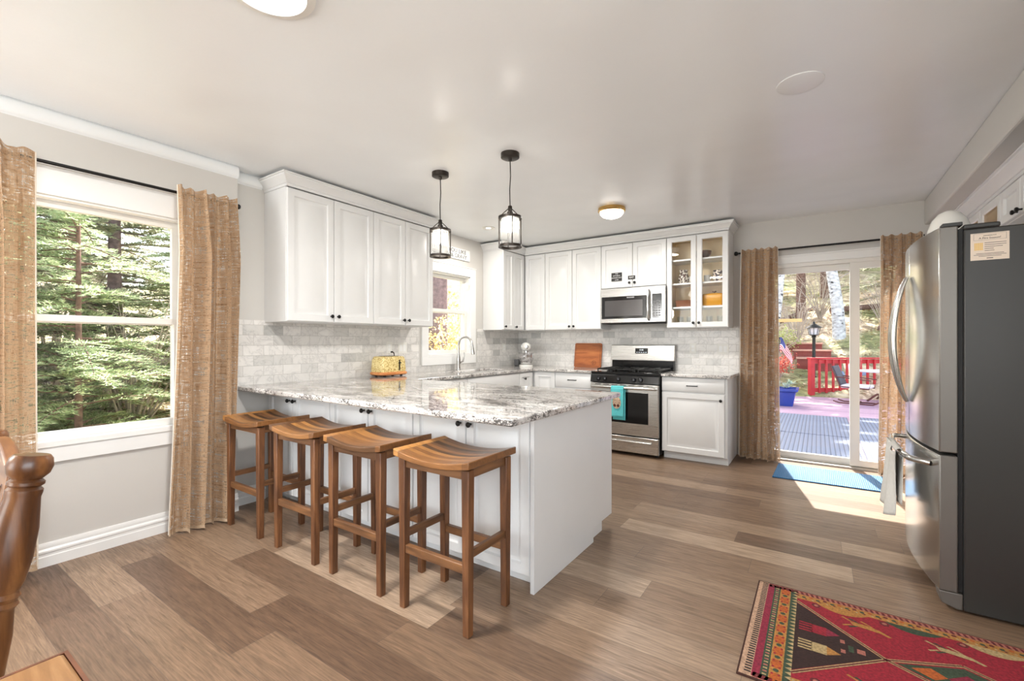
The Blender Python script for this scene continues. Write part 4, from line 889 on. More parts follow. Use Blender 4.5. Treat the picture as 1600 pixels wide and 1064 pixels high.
curtain('linen_curtain', 'tan linen curtain left of the sliding door beside the base cabinet', (0, -.085, 0), (1, 0), (0, -1), (2.87, 3.205), (2.845, 3.225), 2.165, .02, 5.6, .044, 5, G2)
curtain('linen_curtain', 'tan linen curtain right of the sliding door beside the refrigerator', (0, -.085, 0), (1, 0), (0, -1), (4.005, 4.30), (3.975, 4.32), 2.165, .02, 4.6, .042, 6, G2)
rd = thing('curtain_rod', 'long black curtain rod above the dining window', 'curtain rod', (DX, -4.6, 2.155))
b = B(); b.tube([(DX, -5.75, 2.155), (DX, -3.84, 2.155)], .0095, 12); finish('pole', b, M['black'], rd)
for yy in (-3.83, -5.76):
    b = B(); b.lathe([(.0, -.014), (.014, -.010), (.019, 0), (.014, .010), (0, .014)], (DX, yy, 2.155), 'y', 16); finish('finial', b, M['black'], rd)
    b = B(); yb = yy+(-.02 if yy > -5 else .02); b.tube([(XD, yb, 2.155), (DX, yb, 2.155)], .006, 8); finish('bracket', b, M['black'], rd)
rd = thing('curtain_rod', 'black curtain rod with round end above the sliding glass door', 'curtain rod', (3.6, -.085, 2.14))
b = B(); b.tube([(2.83, -.085, 2.14), (4.31, -.085, 2.14)], .0095, 12); finish('pole', b, M['black'], rd)
b = B(); b.lathe([(0, -.03), (.020, -.024), (.024, -.010), (.018, .004), (.010, .008)], (2.83, -.085, 2.14), 'x', 18); finish('finial', b, M['black'], rd)
b = B(); b.tube([(2.86, -.0, 2.14), (2.86, -.085, 2.14)], .006, 8); finish('bracket', b, M['black'], rd)

# ================================================================ RUGS
def rug():
    r0 = (3.292, -2.797); LEN, WID = 1.9, .765
    b = B(); H = .007
    cols = {'cream': (171, 138, 113), 'brown': (62, 34, 26), 'black': (34, 26, 25), 'mag': (127, 32, 53), 'crim': (138, 26, 41), 'green': (53, 67, 49), 'or': (166, 83, 32), 'gold': (164, 114, 56), 'tan': (166, 143, 101), 'pink': (158, 96, 83), 'dk': (46, 26, 22), 'maroon': (96, 32, 34)}
    mats = []; idx = {}
    for k, c in cols.items():
        idx[k] = len(mats); mats.append(plain('rug_wool_'+k, c, .95, var=.34, scale=110, bump=1.))
    def P(u, v, h=0): return (r0[0]+u, r0[1]-v, H+h)
    def rect(u0, u1, v0, v1, c, h): b.poly([P(u0,v0,h), P(u1,v0,h), P(u1,v1,h), P(u0,v1,h)], idx[c])
    def pg(pts, c, h): b.poly([P(u, v, h) for u, v in pts], idx[c])
    b.box(r0[0], r0[0]+LEN, r0[1]-WID, r0[1], 0.0005, H, idx['brown'])
    e = .0003
    rect(.006, LEN-.006, .006, WID-.006, 'cream', e)
    # end border (left)
    n = 46
    for i in range(n):
        v = .012+(WID-.03)*i/n; rect(.022, .044, v, v+.008, 'black', 2*e)
    rect(.046, .072, .012, WID-.012, 'mag', 2*e)
    rect(.072, .098, .012, WID-.012, 'green', 2*e)
    for i in range(38):
        v = .02+(WID-.05)*i/38; rect(.078, .092, v, v+.008, 'tan' if i % 2 else 'pink', 3*e)
    rect(.098, .140, .012, WID-.012, 'gold', 2*e)
    for i in range(9):
        v = .055+(WID-.10)*i/8.; pg([(.119+.019*math.cos(a), v+.028*math.sin(a)) for a in [k*math.pi/4 for k in range(8)]], 'or', 3*e)
        v2 = v+.04; pg([(.119+.010*math.cos(a), v2+.010*math.sin(a)) for a in [k*math.pi/4 for k in range(8)]], 'green', 4*e)
        for s_ in (-.011, .011):
            for q in (-.02, .02): pg([(.119+s_+.005*math.cos(a), v+q+.006*math.sin(a)) for a in [k*math.pi/3 for k in range(6)]], 'crim', 4*e)
    rect(.140, .166, .012, WID-.012, 'green', 2*e)
    for i in range(26):
        v = .02+(WID-.045)*i/26; pg([(.166, v), (.166, v+.022), (.146, v+.011)], 'tan', 3*e)
    # long borders, top and bottom
    for s_ in (0, 1):
        f = (lambda v: v) if s_ == 0 else (lambda v: WID-v)
        def rr(u0, u1, v0, v1, c, h): a, d = sorted((f(v0), f(v1))); rect(u0, u1, a, d, c, h)
        rr(.05, LEN-.01, .006, .036, 'pink', 2*e)
        for i in range(90):
            u = .056+i*.0200; pg([(u, f(.010)), (u+.010, f(.010)), (u+.016, f(.034)), (u+.006, f(.034))], 'maroon', 3*e)
        rr(.16, LEN-.01, .036, .080, 'gold', 2*e)
        for i in range(64):
            u = .165+i*.027; cc = ('maroon', 'green', 'or', 'green')[i % 4]
            pg([(u+.009*math.cos(a), f(.048+.009*(i % 2))+.008*math.sin(a)) for a in [k*math.pi/3 for k in range(6)]], cc, 3*e)
            pg([(u+.008+.006*math.cos(a), f(.068)+.006*math.sin(a)) for a in [k*math.pi/2 for k in range(4)]], ('tan', 'maroon')[i % 2], 3*e)
    # field
    F0, V0, V1 = .166, .080, WID-.080; mid = (V0+V1)/2
    rect(F0, LEN-.17, V0, V1, 'crim', 2*e)
    U1 = .46                                # first crossing of the diamond chain
    pg([(F0, V0+.045), (U1-.012, mid), (F0, V1-.045)], 'dk', 3*e)
    def band(u0, v0, u1, v1, w, c, h):
        d = Vector((u1-u0, v1-v0)).normalized(); q = Vector((-d.y, d.x))*w; pg([(u0+q.x, v0+q.y), (u1+q.x, v1+q.y), (u1-q.x, v1-q.y), (u0-q.x, v0-q.y)], c, h)
    for w, c, h in ((.0075, 'tan', 4*e), (.0030, 'maroon', 5*e)):
        band(F0, V0+.03, U1, mid, w, c, h); band(F0, V1-.03, U1, mid, w, c, h)
        for k in range(3):
            a = U1+k*.46; m_ = a+.23
            band(a, mid, m_, mid-.115, w, c, h); band(m_, mid-.115, a+.46, mid, w, c, h); band(a, mid, m_, mid+.115, w, c, h); band(m_, mid+.115, a+.46, mid, w, c, h)
    for k in range(3):
        a = U1+k*.46; m_ = a+.23
        pg([(a+.03, mid), (m_, mid-.098), (a+.43, mid), (m_, mid+.098)], 'green', 3*e)
        pg([(m_-.06, mid), (m_, mid-.055), (m_+.06, mid), (m_, mid+.055)], 'mag', 4*e); pg([(m_+.05, mid), (m_+.11, mid-.03), (m_+.16, mid), (m_+.11, mid+.03)], 'gold', 4*e); pg([(m_-.16, mid), (m_-.10, mid-.035), (m_-.06, mid), (m_-.10, mid+.035)], 'or', 4*e)
    # comb motifs in the dark triangle
    for vv, c, c2 in ((mid-.072, 'crim', 'mag'), (mid+.062, 'tan', 'gold')):
        rect(.225, .275, vv-.032, vv+.032, c, 4*e)
        for q in (-.028, -.010, .010, .028): rect(.180, .228, vv+q-.005, vv+q+.005, c, 4*e)
        pg([(.275, vv-.03), (.32, vv+.0), (.275, vv+.03)], c2, 4*e); rect(.32, .335, mid+(vv-mid)*.5-.012, mid+(vv-mid)*.5+.012, 'pink', 5*e)
    rect(.345, .362, mid-.022, mid+.022, 'green', 4*e); rect(.372, .398, mid-.015, mid+.015, 'pink', 4*e)
    # scalloped side shapes along the field edges, animals in between
    for s_ in (0, 1):
        f = (lambda v: v) if s_ == 0 else (lambda v: WID-v)
        for k in range(7):
            u = .22+k*.24; c = ('gold', 'green', 'tan', 'gold', 'tan', 'gold', 'green')[k]
            pts = [(u+.005, V0)]+[(u+.02+.19*t, V0+.045*math.sin(math.pi*t)**.8) for t in [i/8 for i in range(9)]]+[(u+.225, V0)]
            pg([(p, f(v)) for p, v in pts], c, 3*e); pg([(u+.02+.018*math.cos(a), f(V0+.026+.018*math.sin(a))) for a in [i*math.pi/4 for i in range(8)]], 'maroon', 4*e); pg([(u+.02+.009*math.cos(a), f(V0+.026+.009*math.sin(a))) for a in [i*math.pi/4 for i in range(8)]], 'pink', 5*e)
        for k in range(6):
            u = .36+k*.27; v = V0+.098+.01*(k % 2); c = ('gold', 'tan', 'gold', 'tan', 'or', 'gold')[k]
            body = [(0, -.012), (.03, -.018), (.075, -.010), (.10, .004), (.095, .02), (.05, .014), (.01, .012)]
            pg([(u+p, f(v+q)) for p, q in body], c, 4*e)
            pg([(u+.095, f(v-.002)), (u+.135, f(v+.030)), (u+.125, f(v+.036)), (u+.088, f(v+.014))], c, 5*e)
            for a in (.005, .03, .07): pg([(u+a, f(v-.012)), (u+a+.008, f(v-.012)), (u+a-.028, f(v-.040)), (u+a-.036, f(v-.034))], c if a != .03 else 'green', 4*e)
            for a in (.0, .022): pg([(u+a, f(v+.010)), (u+a+.008, f(v+.012)), (u+a-.022, f(v+.034)), (u+a-.030, f(v+.028))], 'green' if a else c, 4*e)
    o = finish('patterned_rug', b, mats, loc=(r0[0]+LEN/2, r0[1]-WID/2, 0), smooth=0, raw=True)
    tag(o, 'red tribal runner rug with orange and green borders in front of the refrigerator', 'rug')
rug()
b = B(); b.prism([(3.20, -.745, .001), (4.02, -.72, .001), (4.05, -.205, .001), (3.215, -.205, .001)], (0, 0, .010))
dm = finish('door_mat', b, M['bluemat_in'], loc=(3.6, -.47, 0), smooth=0, bevel=.003); tag(dm, 'bright blue ribbed mat on the floor inside the sliding door', 'mat')
bpy.context.view_layer.update()
exec_after = []

# ================================================================ COUNTER ITEMS
# toaster
tx, ty = .15, -2.47
to = thing('toaster', 'gold patterned toaster with an orange wood base on the counter by the wall', 'toaster', (tx, ty, ZC))
b = B(); 
def rrect(cx_, cy_, hx_, hy_, r_, z, n=6):
    out = []
    for sx, sy, a0 in ((1, 1, 0), (-1, 1, math.pi/2), (-1, -1, math.pi), (1, -1, 3*math.pi/2)):
        for k in range(n+1): a = a0+math.pi/2*k/n; out.append((cx_+sx*(hx_-r_)+r_*math.cos(a), cy_+sy*(hy_-r_)+r_*math.sin(a), z))
    return out
def loft(b, rings, mi=0):
    R_ = [[b.v(p) for p in r_] for r_ in rings]; n = len(R_[0])
    for A, Bb in zip(R_, R_[1:]):
        for k in range(n): b.face([A[k], A[(k+1)%n], Bb[(k+1)%n], Bb[k]], mi)
    b.face(R_[0][::-1], mi); b.face(R_[-1], mi); return b
def tpat():
    m, nt, bb = newmat('gold_filigree_pattern'); L = nt.links; tc = node(nt, 'ShaderNodeTexCoord'); v = node(nt, 'ShaderNodeTexVoronoi', i_Scale=75.); L.new(tc.outputs['Object'], v.inputs[0])
    n = node(nt, 'ShaderNodeTexNoise', i_Scale=45., i_Detail=3.); L.new(tc.outputs['Object'], n.inputs[0])
    L.new(ramp(nt, math_(nt, 'ADD', v.outputs[0], math_(nt, 'MULTIPLY', n.outputs[0], .4)), [(.35, s2l((136, 96, 44))), (.5, s2l((206, 172, 92))), (.75, s2l((238, 218, 156)))]), bb.inputs['Base Color']); bb.inputs['Roughness'].default_value = .35; return m
M['toast'] = tpat()
loft(b, [rrect(tx, ty, .088, .148, .035, ZC+.042), rrect(tx, ty, .092, .152, .038, ZC+.06), rrect(tx, ty, .088, .146, .038, ZC+.155), rrect(tx, ty, .080, .134, .034, ZC+.182), rrect(tx, ty, .064, .118, .03, ZC+.188)]); bd = finish('body', b, M['toast'], to, smooth=50)
loft(b := B(), [rrect(tx, ty, .090, .150, .035, ZC+.012), rrect(tx, ty, .100, .160, .04, ZC+.020), rrect(tx, ty, .100, .160, .04, ZC+.036), rrect(tx, ty, .092, .152, .038, ZC+.042)]); finish('base', b, M['toastwood'], to, smooth=50)
for sx in (-.06, .06):
    for sy in (-.1, .1): finish('foot', B().lathe([(.012, ZC+.0005), (.014, ZC+.013)], (tx+sx, ty+sy, 0), seg=10), M['rubber'], to)
b = B(); b.box(tx-.042, tx-.012, ty-.085, ty+.085, ZC+.186, ZC+.190); b.box(tx+.012, tx+.042, ty-.085, ty+.085, ZC+.186, ZC+.190); finish('slot', b, M['gap'], to)
b = B(); b.box(tx+.092, tx+.097, ty+.045, ty+.055, ZC+.055, ZC+.155); b.box(tx+.091, tx+.100, ty+.040, ty+.068, ZC+.12, ZC+.13); b.tube([(tx, ty+.148, ZC+.05), (tx, ty+.154, ZC+.10), (tx, ty+.142, ZC+.155)], .005, 8); b.box(tx-.01, tx+.01, ty+.148, ty+.168, ZC+.12, ZC+.13)
finish('lever', b, M['black'], to)
b = B(); b.tube([(tx+.01, ty+.06, ZC+.186), (tx+.01, ty+.055, ZC+.216), (tx+.01, ty+.035, ZC+.228), (tx+.01, ty+.02, ZC+.226)], [.004, .005, .007, .008], 8); finish('cord', b, M['black'], to)
# stand mixer
mx_, my_ = .34, -.33
mi_ = thing('stand_mixer', 'white stand mixer with a steel bowl in the counter corner', 'mixer', (mx_, my_, ZC))
# the mixer faces the room diagonally
MF = Matrix.Translation((mx_, my_, ZC)) @ Matrix.Rotation(math.radians(-50), 4, 'Z')
def fin(name, b, mat, **k): return finish(name, b, mat, mi_, **k)
b = B(MF); loft(b, [rrect(0, 0, .125, .085, .07, .001), rrect(0, 0, .125, .085, .07, .018), rrect(0, 0, .112, .075, .065, .026)]); fin('base', b, M['white_en'], smooth=50)
b = B(MF); loft(b, [rrect(-.085, 0, .045, .055, .03, .02), rrect(-.088, 0, .034, .042, .025, .08), rrect(-.088, 0, .032, .038, .024, .19), rrect(-.08, 0, .045, .045, .03, .23)]); fin('pedestal', b, M['white_en'], smooth=50)
b = B(MF); b.lathe([(.035, .026), (.045, .03), (.075, .06), (.096, .10), (.103, .14), (.103, .175), (.107, .18), (.100, .178), (.097, .14)], (.045, 0, 0), seg=36); bw = fin('bowl', b, M['chrome'])
b = B(MF); b.lathe([(0, -.15), (.035, -.145), (.052, -.11), (.060, -.05), (.060, .03), (.052, .075), (.036, .105), (.018, .115), (0, .117)], (.015, 0, .258), 'x', 28); hd = fin('motor_head', b, M['white_en'])
b = B(MF); b.lathe([(.0, .112), (.020, .114), (.022, .122), (0, .124)], (.015, 0, .258), 'x', 18); b.lathe([(.061, -.012), (.0615, .0)], (.015, 0, .258), 'x', 28); b.tube([(.045, 0, .21), (.045, 0, .185)], .028, 16); b.tube([(.045, 0, .185), (.045, 0, .12)], .008, 10); fin('trim_band', b, M['chrome'])
b = B(); b.box(.13, .20, -.30, -.23, ZC+.001, ZC+.09)  # plain grey block for an unidentified dark shape by the mixer
tag(finish('small_block', b, M['grey_plastic'], loc=(.165, -.265, ZC), bevel=.01), 'small dark grey canister standing in the corner behind the mixer', 'block')
# cutting board leaning on the backsplash
cbd = thing('cutting_board', 'brown wooden cutting board leaning on the tiles left of the range', 'cutting board', (1.12, -.06, ZC))
CF = Matrix.Translation((.915, -.075, ZC+.001)) @ Matrix.Rotation(math.radians(-8), 4, 'X')
pr = [(p[0]+.185, .0, p[1]+.155) for p in [(q[0], q[1]) for q in rrect(0, 0, .185, .155, .02, 0)]]
b = B(CF); b.prism([(.185+q[0], 0, .155+q[1]) for q in rrect(0, 0, .185, .155, .02, 0)], (0, .022, 0)); finish('board', b, M['board'], cbd, bevel=.002)
b = B(CF); pts = [(.185+q[0], -.0004, .155+q[1]) for q in rrect(0, 0, .170, .140, .016, 0)]; b.tube(pts, .0022, 5, closed=True); b.tube([(.275+.028*math.cos(a), -.0006, .06+.028*math.sin(a)) for a in [k*math.pi/3 for k in range(6)]], .0025, 5, closed=True); b.tube([(.262, -.0006, .075), (.282, -.0006, .06), (.262, -.0006, .045)], .0025, 5); finish('groove', b, M['darkboard'], cbd)
# outlets and switches
def outlet(label, X, Yy, z, wall, gangs=1, sw=False):
    w_ = .036 if gangs == 1 else .058; h = .058
    if wall == 'x': f = frame((X, Yy, z), (0, 1), (1, 0))
    else: f = frame((X, Yy, z), (1, 0), (0, -1))
    r = thing('light_switch' if sw else 'wall_outlet', label, 'switch' if sw else 'outlet', (X, Yy, z))
    b = B(f); b.box(-w_, w_, .0002, .005, -h, h); finish('cover_plate', b, M['plastic'], r, bevel=.0015)
    b = B(f)
    for g in range(gangs):
        a = 0 if gangs == 1 else (-.023+.046*g)
        if sw: b.box(a-.016, a+.016, .005, .007, -.033, .033)
        else: b.box(a-.015, a+.015, .005, .0065, .006, .034); b.box(a-.015, a+.015, .005, .0065, -.034, -.006)
    finish('rocker' if sw else 'socket', b, M['trim'], r, bevel=.0008)
outlet('white wall outlet on the tiles just left of the double switch behind the toaster', .008, -2.346, 1.15, 'x')
outlet('white double switch plate on the tiles left of the sink window', .008, -2.17, 1.145, 'x', 2, True)
outlet('white wall outlet on the tiles between the sink window and the mixer', .008, -.36, 1.13, 'x')
outlet('white wall outlet on the tiles nearest the right side of the range', 2.369, -.008, 1.135, 'y')
outlet('white double switch plate on the tiles beside the sliding door curtain', 2.68, -.008, 1.130, 'y', 2, True)
# oven towel
ot = thing('dish_towel', 'turquoise dish towel with a printed oval hanging on the oven handle', 'towel', (1.775, -.765, .74))
b = B(); 
b.grid(lambda u, v: (1.70+.14*u, -.7765-.004*math.sin(u*7)*v-.004*v, .722-.31*v), 14, 18)
b.grid(lambda u, v: (1.70+.14*u, -.76-.0165*math.cos(math.pi*v), .722+.0165*math.sin(math.pi*v)), 14, 8)
b.grid(lambda u, v: (1.712+.138*u, -.7435-.002*v, .722-.345*v), 14, 14)
o = finish('cloth', b, M['teal'], ot, smooth=80); md = o.modifiers.new('s', 'SOLIDIFY'); md.thickness = .003; md.offset = 0
b = B(); b.poly([(1.768+.047*math.cos(a), -.7865-.002*math.cos(a), .565+.066*math.sin(a)) for a in [k*math.pi/14 for k in range(28)]])
ov = finish('printed_oval', b, plain('towel_print_tan', (206, 178, 152), .9, var=.3, scale=60), ot, smooth=0)
b = B(); textmesh(b, 'HOCUS', .026, tm((1.768, -.790, .590), (1, 0, 0), (0, 0, 1))); textmesh(b, 'POCUS', .026, tm((1.768, -.790, .564), (1, 0, 0), (0, 0, 1)))
for q in (1.748, 1.786): b.lathe([(.0, -.0005), (.016, -.0004), (.016, .0)], (q, -.790, .533), 'y', 14)
finish('printed_lettering', b, plain('towel_print_brown', (86, 50, 38), .9), ot, smooth=0)
# sign above sink window
sg = thing('wall_sign', 'long white sign with black lettering above the sink window', 'sign', (.012, -1.44, 2.20))
b = B(); b.box(.001, .018, -1.80, -1.095, 2.185, 2.315); finish('board', b, M['trim'], sg, bevel=.002)
b = B(); textmesh(b, 'I LOVE YOU LIKE', .066, tm((.0188, -1.447, 2.278), (0, 1, 0), (0, 0, 1)), sx=1.12); textmesh(b, 'BISCUITS & GRAVY', .066, tm((.0188, -1.447, 2.220), (0, 1, 0), (0, 0, 1)), sx=1.05); finish('lettering', b, M['signblack'], sg, smooth=0)
# magnets on the short cabinet
def magnet(label, x0, x1, z0, z1, lines, sz):
    r = thing('fridge_magnet', label, 'magnet', ((x0+x1)/2, -.322, z0))
    b = B(); b.box(x0, x1, -.3255, -.3212, z0, z1); finish('plate', b, M['signblack'], r, bevel=.001)
    b = B(); n = len(lines)
    for k, t in enumerate(lines): textmesh(b, t, sz, tm(((x0+x1)/2, -.3258, z1-(k+.5)*(z1-z0)/n), (1, 0, 0), (0, 0, 1)), ext=.0002)
    finish('lettering', b, M['skyblue_line'], r, smooth=0)
magnet('square black sign magnet with pale lettering on the cabinet above the microwave', 1.527, 1.655, 1.918, 2.015, ['THIS', 'KITCHEN IS', 'SEASONED WITH', 'LOVE'], .017)
magnet('small black magnet above the knobs of the cabinet over the microwave', 1.728, 1.812, 1.925, 1.968, ['EAT'], .03)
# dishes in glass cabinet
def dish(name, label, cat, prof, pos, mat, seg=28, sx=1, sy=1):
    b = B(); b.lathe([(r_, h+pos[2]) for r_, h in prof], (pos[0], pos[1], 0), seg=seg, sx=sx, sy=sy); return tag(finish(name, b, mat, loc=pos), label, cat)
def patmat(name, c1, c2, sc):
    m, nt, bb = newmat(name); tc = node(nt, 'ShaderNodeTexCoord'); n = node(nt, 'ShaderNodeTexNoise', i_Scale=sc, i_Detail=1.); nt.links.new(tc.outputs['Object'], n.inputs[0]); nt.links.new(ramp(nt, n.outputs[0], [(.48, s2l(c1)), (.52, s2l(c2))]), bb.inputs['Base Color']); bb.inputs['Roughness'].default_value = .2; return m
M['pat1'] = patmat('floral_crockery', (84, 62, 58), (222, 214, 200), 55); M['pat2'] = patmat('leaf_crockery', (70, 56, 60), (214, 200, 184), 38)
Y_ = -.16
dish('patterned_jug', 'brown and cream patterned jug behind the left glass door, third shelf up', 'jug', [(.040, .001), (.055, .03), (.058, .07), (.045, .11), (.040, .135), (.048, .155), (.044, .153), (.036, .135)], (2.305, Y_, 1.845), M['pat1'])
dish('patterned_mug', 'dark patterned mug at the right end of the middle shelf behind glass', 'mug', [(.045, .001), (.060, .04), (.062, .09), (.055, .11), (.058, .125), (.054, .123), (.05, .10)], (2.665, Y_, 1.845), M['pat2'])
dish('cream_cup', 'small cream cup beside the dark patterned mug behind the right glass door', 'cup', [(.022, .001), (.034, .03), (.036, .08), (.032, .08), (.03, .03)], (2.55, Y_, 1.845), M['white_en'])
dish('cream_cup', 'small cream cup beside the patterned jug behind the left glass door', 'cup', [(.022, .001), (.034, .03), (.036, .08), (.032, .08), (.03, .03)], (2.40, Y_, 1.845), M['white_en'])
dish('copper_bowl', 'dark copper bowl on the top shelf behind the right glass door', 'bowl', [(.03, .001), (.05, .01), (.085, .05), (.092, .085), (.088, .085), (.08, .05), (.045, .012)], (2.50, Y_, 2.102), M['copper'])
b = B(); loft(b, [rrect(2.33, Y_, .075, .11, .01, 1.589), rrect(2.33, Y_, .09, .12, .012, 1.655), rrect(2.33, Y_, .095, .125, .012, 1.660)]); tag(finish('loaf_pan', b, M['brownpan'], loc=(2.33, Y_, 1.588), smooth=40), 'brown loaf pan on the lower shelf behind the left glass door', 'pan')
cs = thing('casserole_pot', 'yellow enamel casserole pot with a lid behind the right glass door', 'pot', (2.62, Y_, 1.588))
b = B(); loft(b, [rrect(2.62, Y_, .10, .09, .03, 1.589), rrect(2.62, Y_, .108, .10, .035, 1.60), rrect(2.62, Y_, .112, .10, .035, 1.70)]); finish('pot', b, M['yellow_en'], cs, smooth=50)
b = B(); loft(b, [rrect(2.62, Y_, .114, .102, .035, 1.7005), rrect(2.62, Y_, .10, .09, .035, 1.718), rrect(2.62, Y_, .03, .03, .01, 1.728)]); finish('lid', b, M['yellow_en'], cs, smooth=50)
b = B(); b.lathe([(.008, 1.727), (.008, 1.737), (.022, 1.742), (.02, 1.752), (0, 1.754)], (2.62, Y_, 0), seg=16); finish('lid_knob', b, M['copper'], cs)
M['glassware'] = glass_mat('clear_glassware', (.93, .95, .93), 2.2, .02)
for i, (x, lab) in enumerate(((2.27, 'clear drinking glass on the cabinet bottom at the far left behind glass'), (2.37, 'clear drinking glass on the cabinet bottom left of the knobs behind glass'), (2.57, 'clear drinking glass on the cabinet bottom right of the knobs behind glass'), (2.68, 'clear drinking glass on the cabinet bottom at the far right behind glass'))):
    dish('drinking_glass', lab, 'glass', [(.028, .002), (.034, .11), (.032, .11), (.026, .008)], (x, Y_, ZU0+.018), M['glassware'], 20)

# ================================================================ DINING CHAIR AND TABLE
ch = thing('dining_chair', 'turned golden oak dining chair with a carved crest at the left edge', 'chair', (2.03, -5.45, 0))
def post(x, top, bot, zt, zb):
    b = B(); T_ = Vector(top); Bo = Vector(bot); prof = []
    fr_ = [(0, .026), (.012, .031), (.04, .034), (.065, .031), (.085, .022), (.094, .027), (.104, .027), (.112, .022), (.122, .027), (.134, .027), (.15, .0255), (.26, .033), (.36, .034), (.44, .030), (.47, .025), (.485, .029), (.50, .025), (.515, .029), (.53, .024), (.62, .030), (.85, .032), (1., .028)]
    n_ = (Bo-T_)
    b.tube([T_+n_*f for f, _ in fr_], [q for _, q in fr_], 18); return b
ZT = .985
for x in (2.262, 1.82):
    finish('back_post', post(x, (x, -5.172, ZT), (x-.0, -5.262, .45), 0, 0), M['oak'], ch)
b = B(); n = 20
def crest(u, zz, yy): return (1.85+.385*u, yy+.0, zz)
pts = [(1.845, 0, .865), (2.238, 0, .865)]+[(2.238-.393*t, 0, .948+.045*math.sin(math.pi*t)) for t in [i/n for i in range(n+1)]]
b.prism([(p[0], -5.196-(.99-p[2])*.16, p[2]) for p in pts], (0, .026, 0)); cr = finish('crest_rail', b, M['oak_x'], ch, bevel=.004)
b = B()
for k in range(9): x = 1.90+.036*k; b.tube([(x, -5.207, .89), (x+.010, -5.204, .905), (x+.020, -5.207, .92), (x+.026, -5.205, .905)], .0045, 5)
for x, s_ in ((2.215, 1), (1.868, -1)): b.tube([(x-.012*math.cos(k*.9)*(1-k/9), -5.204, .91+.02*math.sin(k*.9)*(1-k/9)) for k in range(9)], .004, 5)
finish('carving', b, M['darkboard'], cr)
for k in range(5):
    x = 1.90+.075*k; b = B(); b.tube([(x, -5.215, .868), (x, -5.225, .75), (x, -5.24, .62), (x, -5.26, .47)], [.009, .013, .010, .009], 10); finish('spindle', b, M['oak'], ch)
b = B(); loft(b, [rrect(2.04, -5.46, .23, .22, .06, .425), rrect(2.04, -5.46, .24, .23, .06, .44), rrect(2.04, -5.46, .235, .225, .06, .462)]); finish('seat', b, M['oak_x'], ch, smooth=50)
for sx in (-1, 1):
    for sy in (-1, 1):
        b = B(); p0 = Vector((2.04+sx*.17, -5.46+sy*.16, .43)); p1 = Vector((2.04+sx*.21, -5.46+sy*.20, .0)); d = p1-p0
        b.tube([p0+d*f for f in (0, .15, .3, .4, .45, .5, .7, .9, .94, 1)], [.016, .022, .024, .018, .023, .018, .023, .014, .018, .012], 12); finish('leg', b, M['oak'], ch)
for sy in (-1, 1):
    b = B(); b.tube([(1.85, -5.46+sy*.18, .2), (2.04, -5.46+sy*.18, .2), (2.23, -5.46+sy*.18, .2)], [.009, .014, .009], 8); finish('stretcher', b, M['oak'], ch)
tb = thing('dining_table', 'light oak table whose corner shows at the lower left edge', 'table', (3.02, -5.87, 0))
b = B(); b.box(2.58, 3.46, -6.55, -5.19, .70, .73); finish('tabletop', b, M['table_oak'], tb, bevel=.006)
b = B(); b.box(2.575, 2.58, -6.555, -5.185, .702, .728); b.box(2.58, 3.465, -5.19, -5.185, .702, .728); finish('edge_banding', b, M['darkboard'], tb)
for x in (2.66, 3.38):
    for y in (-6.47, -5.27):
        b = B(); b.lathe([(.025, 0), (.035, .05), (.030, .10), (.042, .25), (.030, .42), (.044, .46), (.040, .60), (.040, .70)], (x, y, 0), seg=16); finish('leg', b, M['oak'], tb)
b = B(); b.box(2.66, 3.38, -5.28, -5.26, .60, .70); b.box(2.66, 3.38, -6.48, -6.46, .60, .70); b.box(2.65, 2.67, -6.44, -5.30, .60, .70); b.box(3.37, 3.39, -6.44, -5.30, .60, .70); finish('apron', b, M['oak_x'], tb)

# ================================================================ OUTSIDE
def hgt(x, y):
    h = -.45
    if y > 6.2: h += (min(y, 60)-6.2)*.30+.35*(1-math.exp(-(y-6.2)/2.5))
    if x < -3.5: h += (-3.5-x)*.17*(1 if y < 6 else .6)
    h += .10*math.sin(x*1.3+y*.7)+.07*math.sin(x*.6-y*1.9)
    return h
b = B(); nx_, ny_ = 90, 90
b.grid(lambda u, v: (-55+110*u, -45+115*v, hgt(-55+110*u, -45+115*v)-(.35 if -1 < -55+110*u < 6 and -10 < -45+115*v < 1 else 0)), nx_, ny_); struct('ground', b, M['ground'], smooth=80)
# deck
b = B(); b.prism([(.2, .165, -.17), (7.5, .165, -.17), (7.5, 10.3, -.17), (3.42, 7.28, -.17), (.2, 7.28, -.17)], (0, 0, .12)); tag(finish('wooden_deck', b, M['deck'], smooth=0), 'purple-stained board deck outside the sliding door', 'deck')
for k, (x0, x1, y0, y1, lab) in enumerate(((1.4, 3.93, .2, 1.92, 'blue-grey ribbed deck mat nearest the sliding door'), (1.4, 3.93, 1.95, 3.85, 'blue-grey ribbed deck mat beyond the nearest one, toward the planter'), (3.97, 5.6, .2, 4.0, 'blue-grey ribbed deck mat lying to the right on the deck'))):
    b = B(); b.box(x0, x1, y0, y1, -.049, -.035); o = finish('deck_mat', b, M['bluemat'], smooth=0, loc=((x0+x1)/2, (y0+y1)/2, -.05)); tag(o, lab, 'mat')
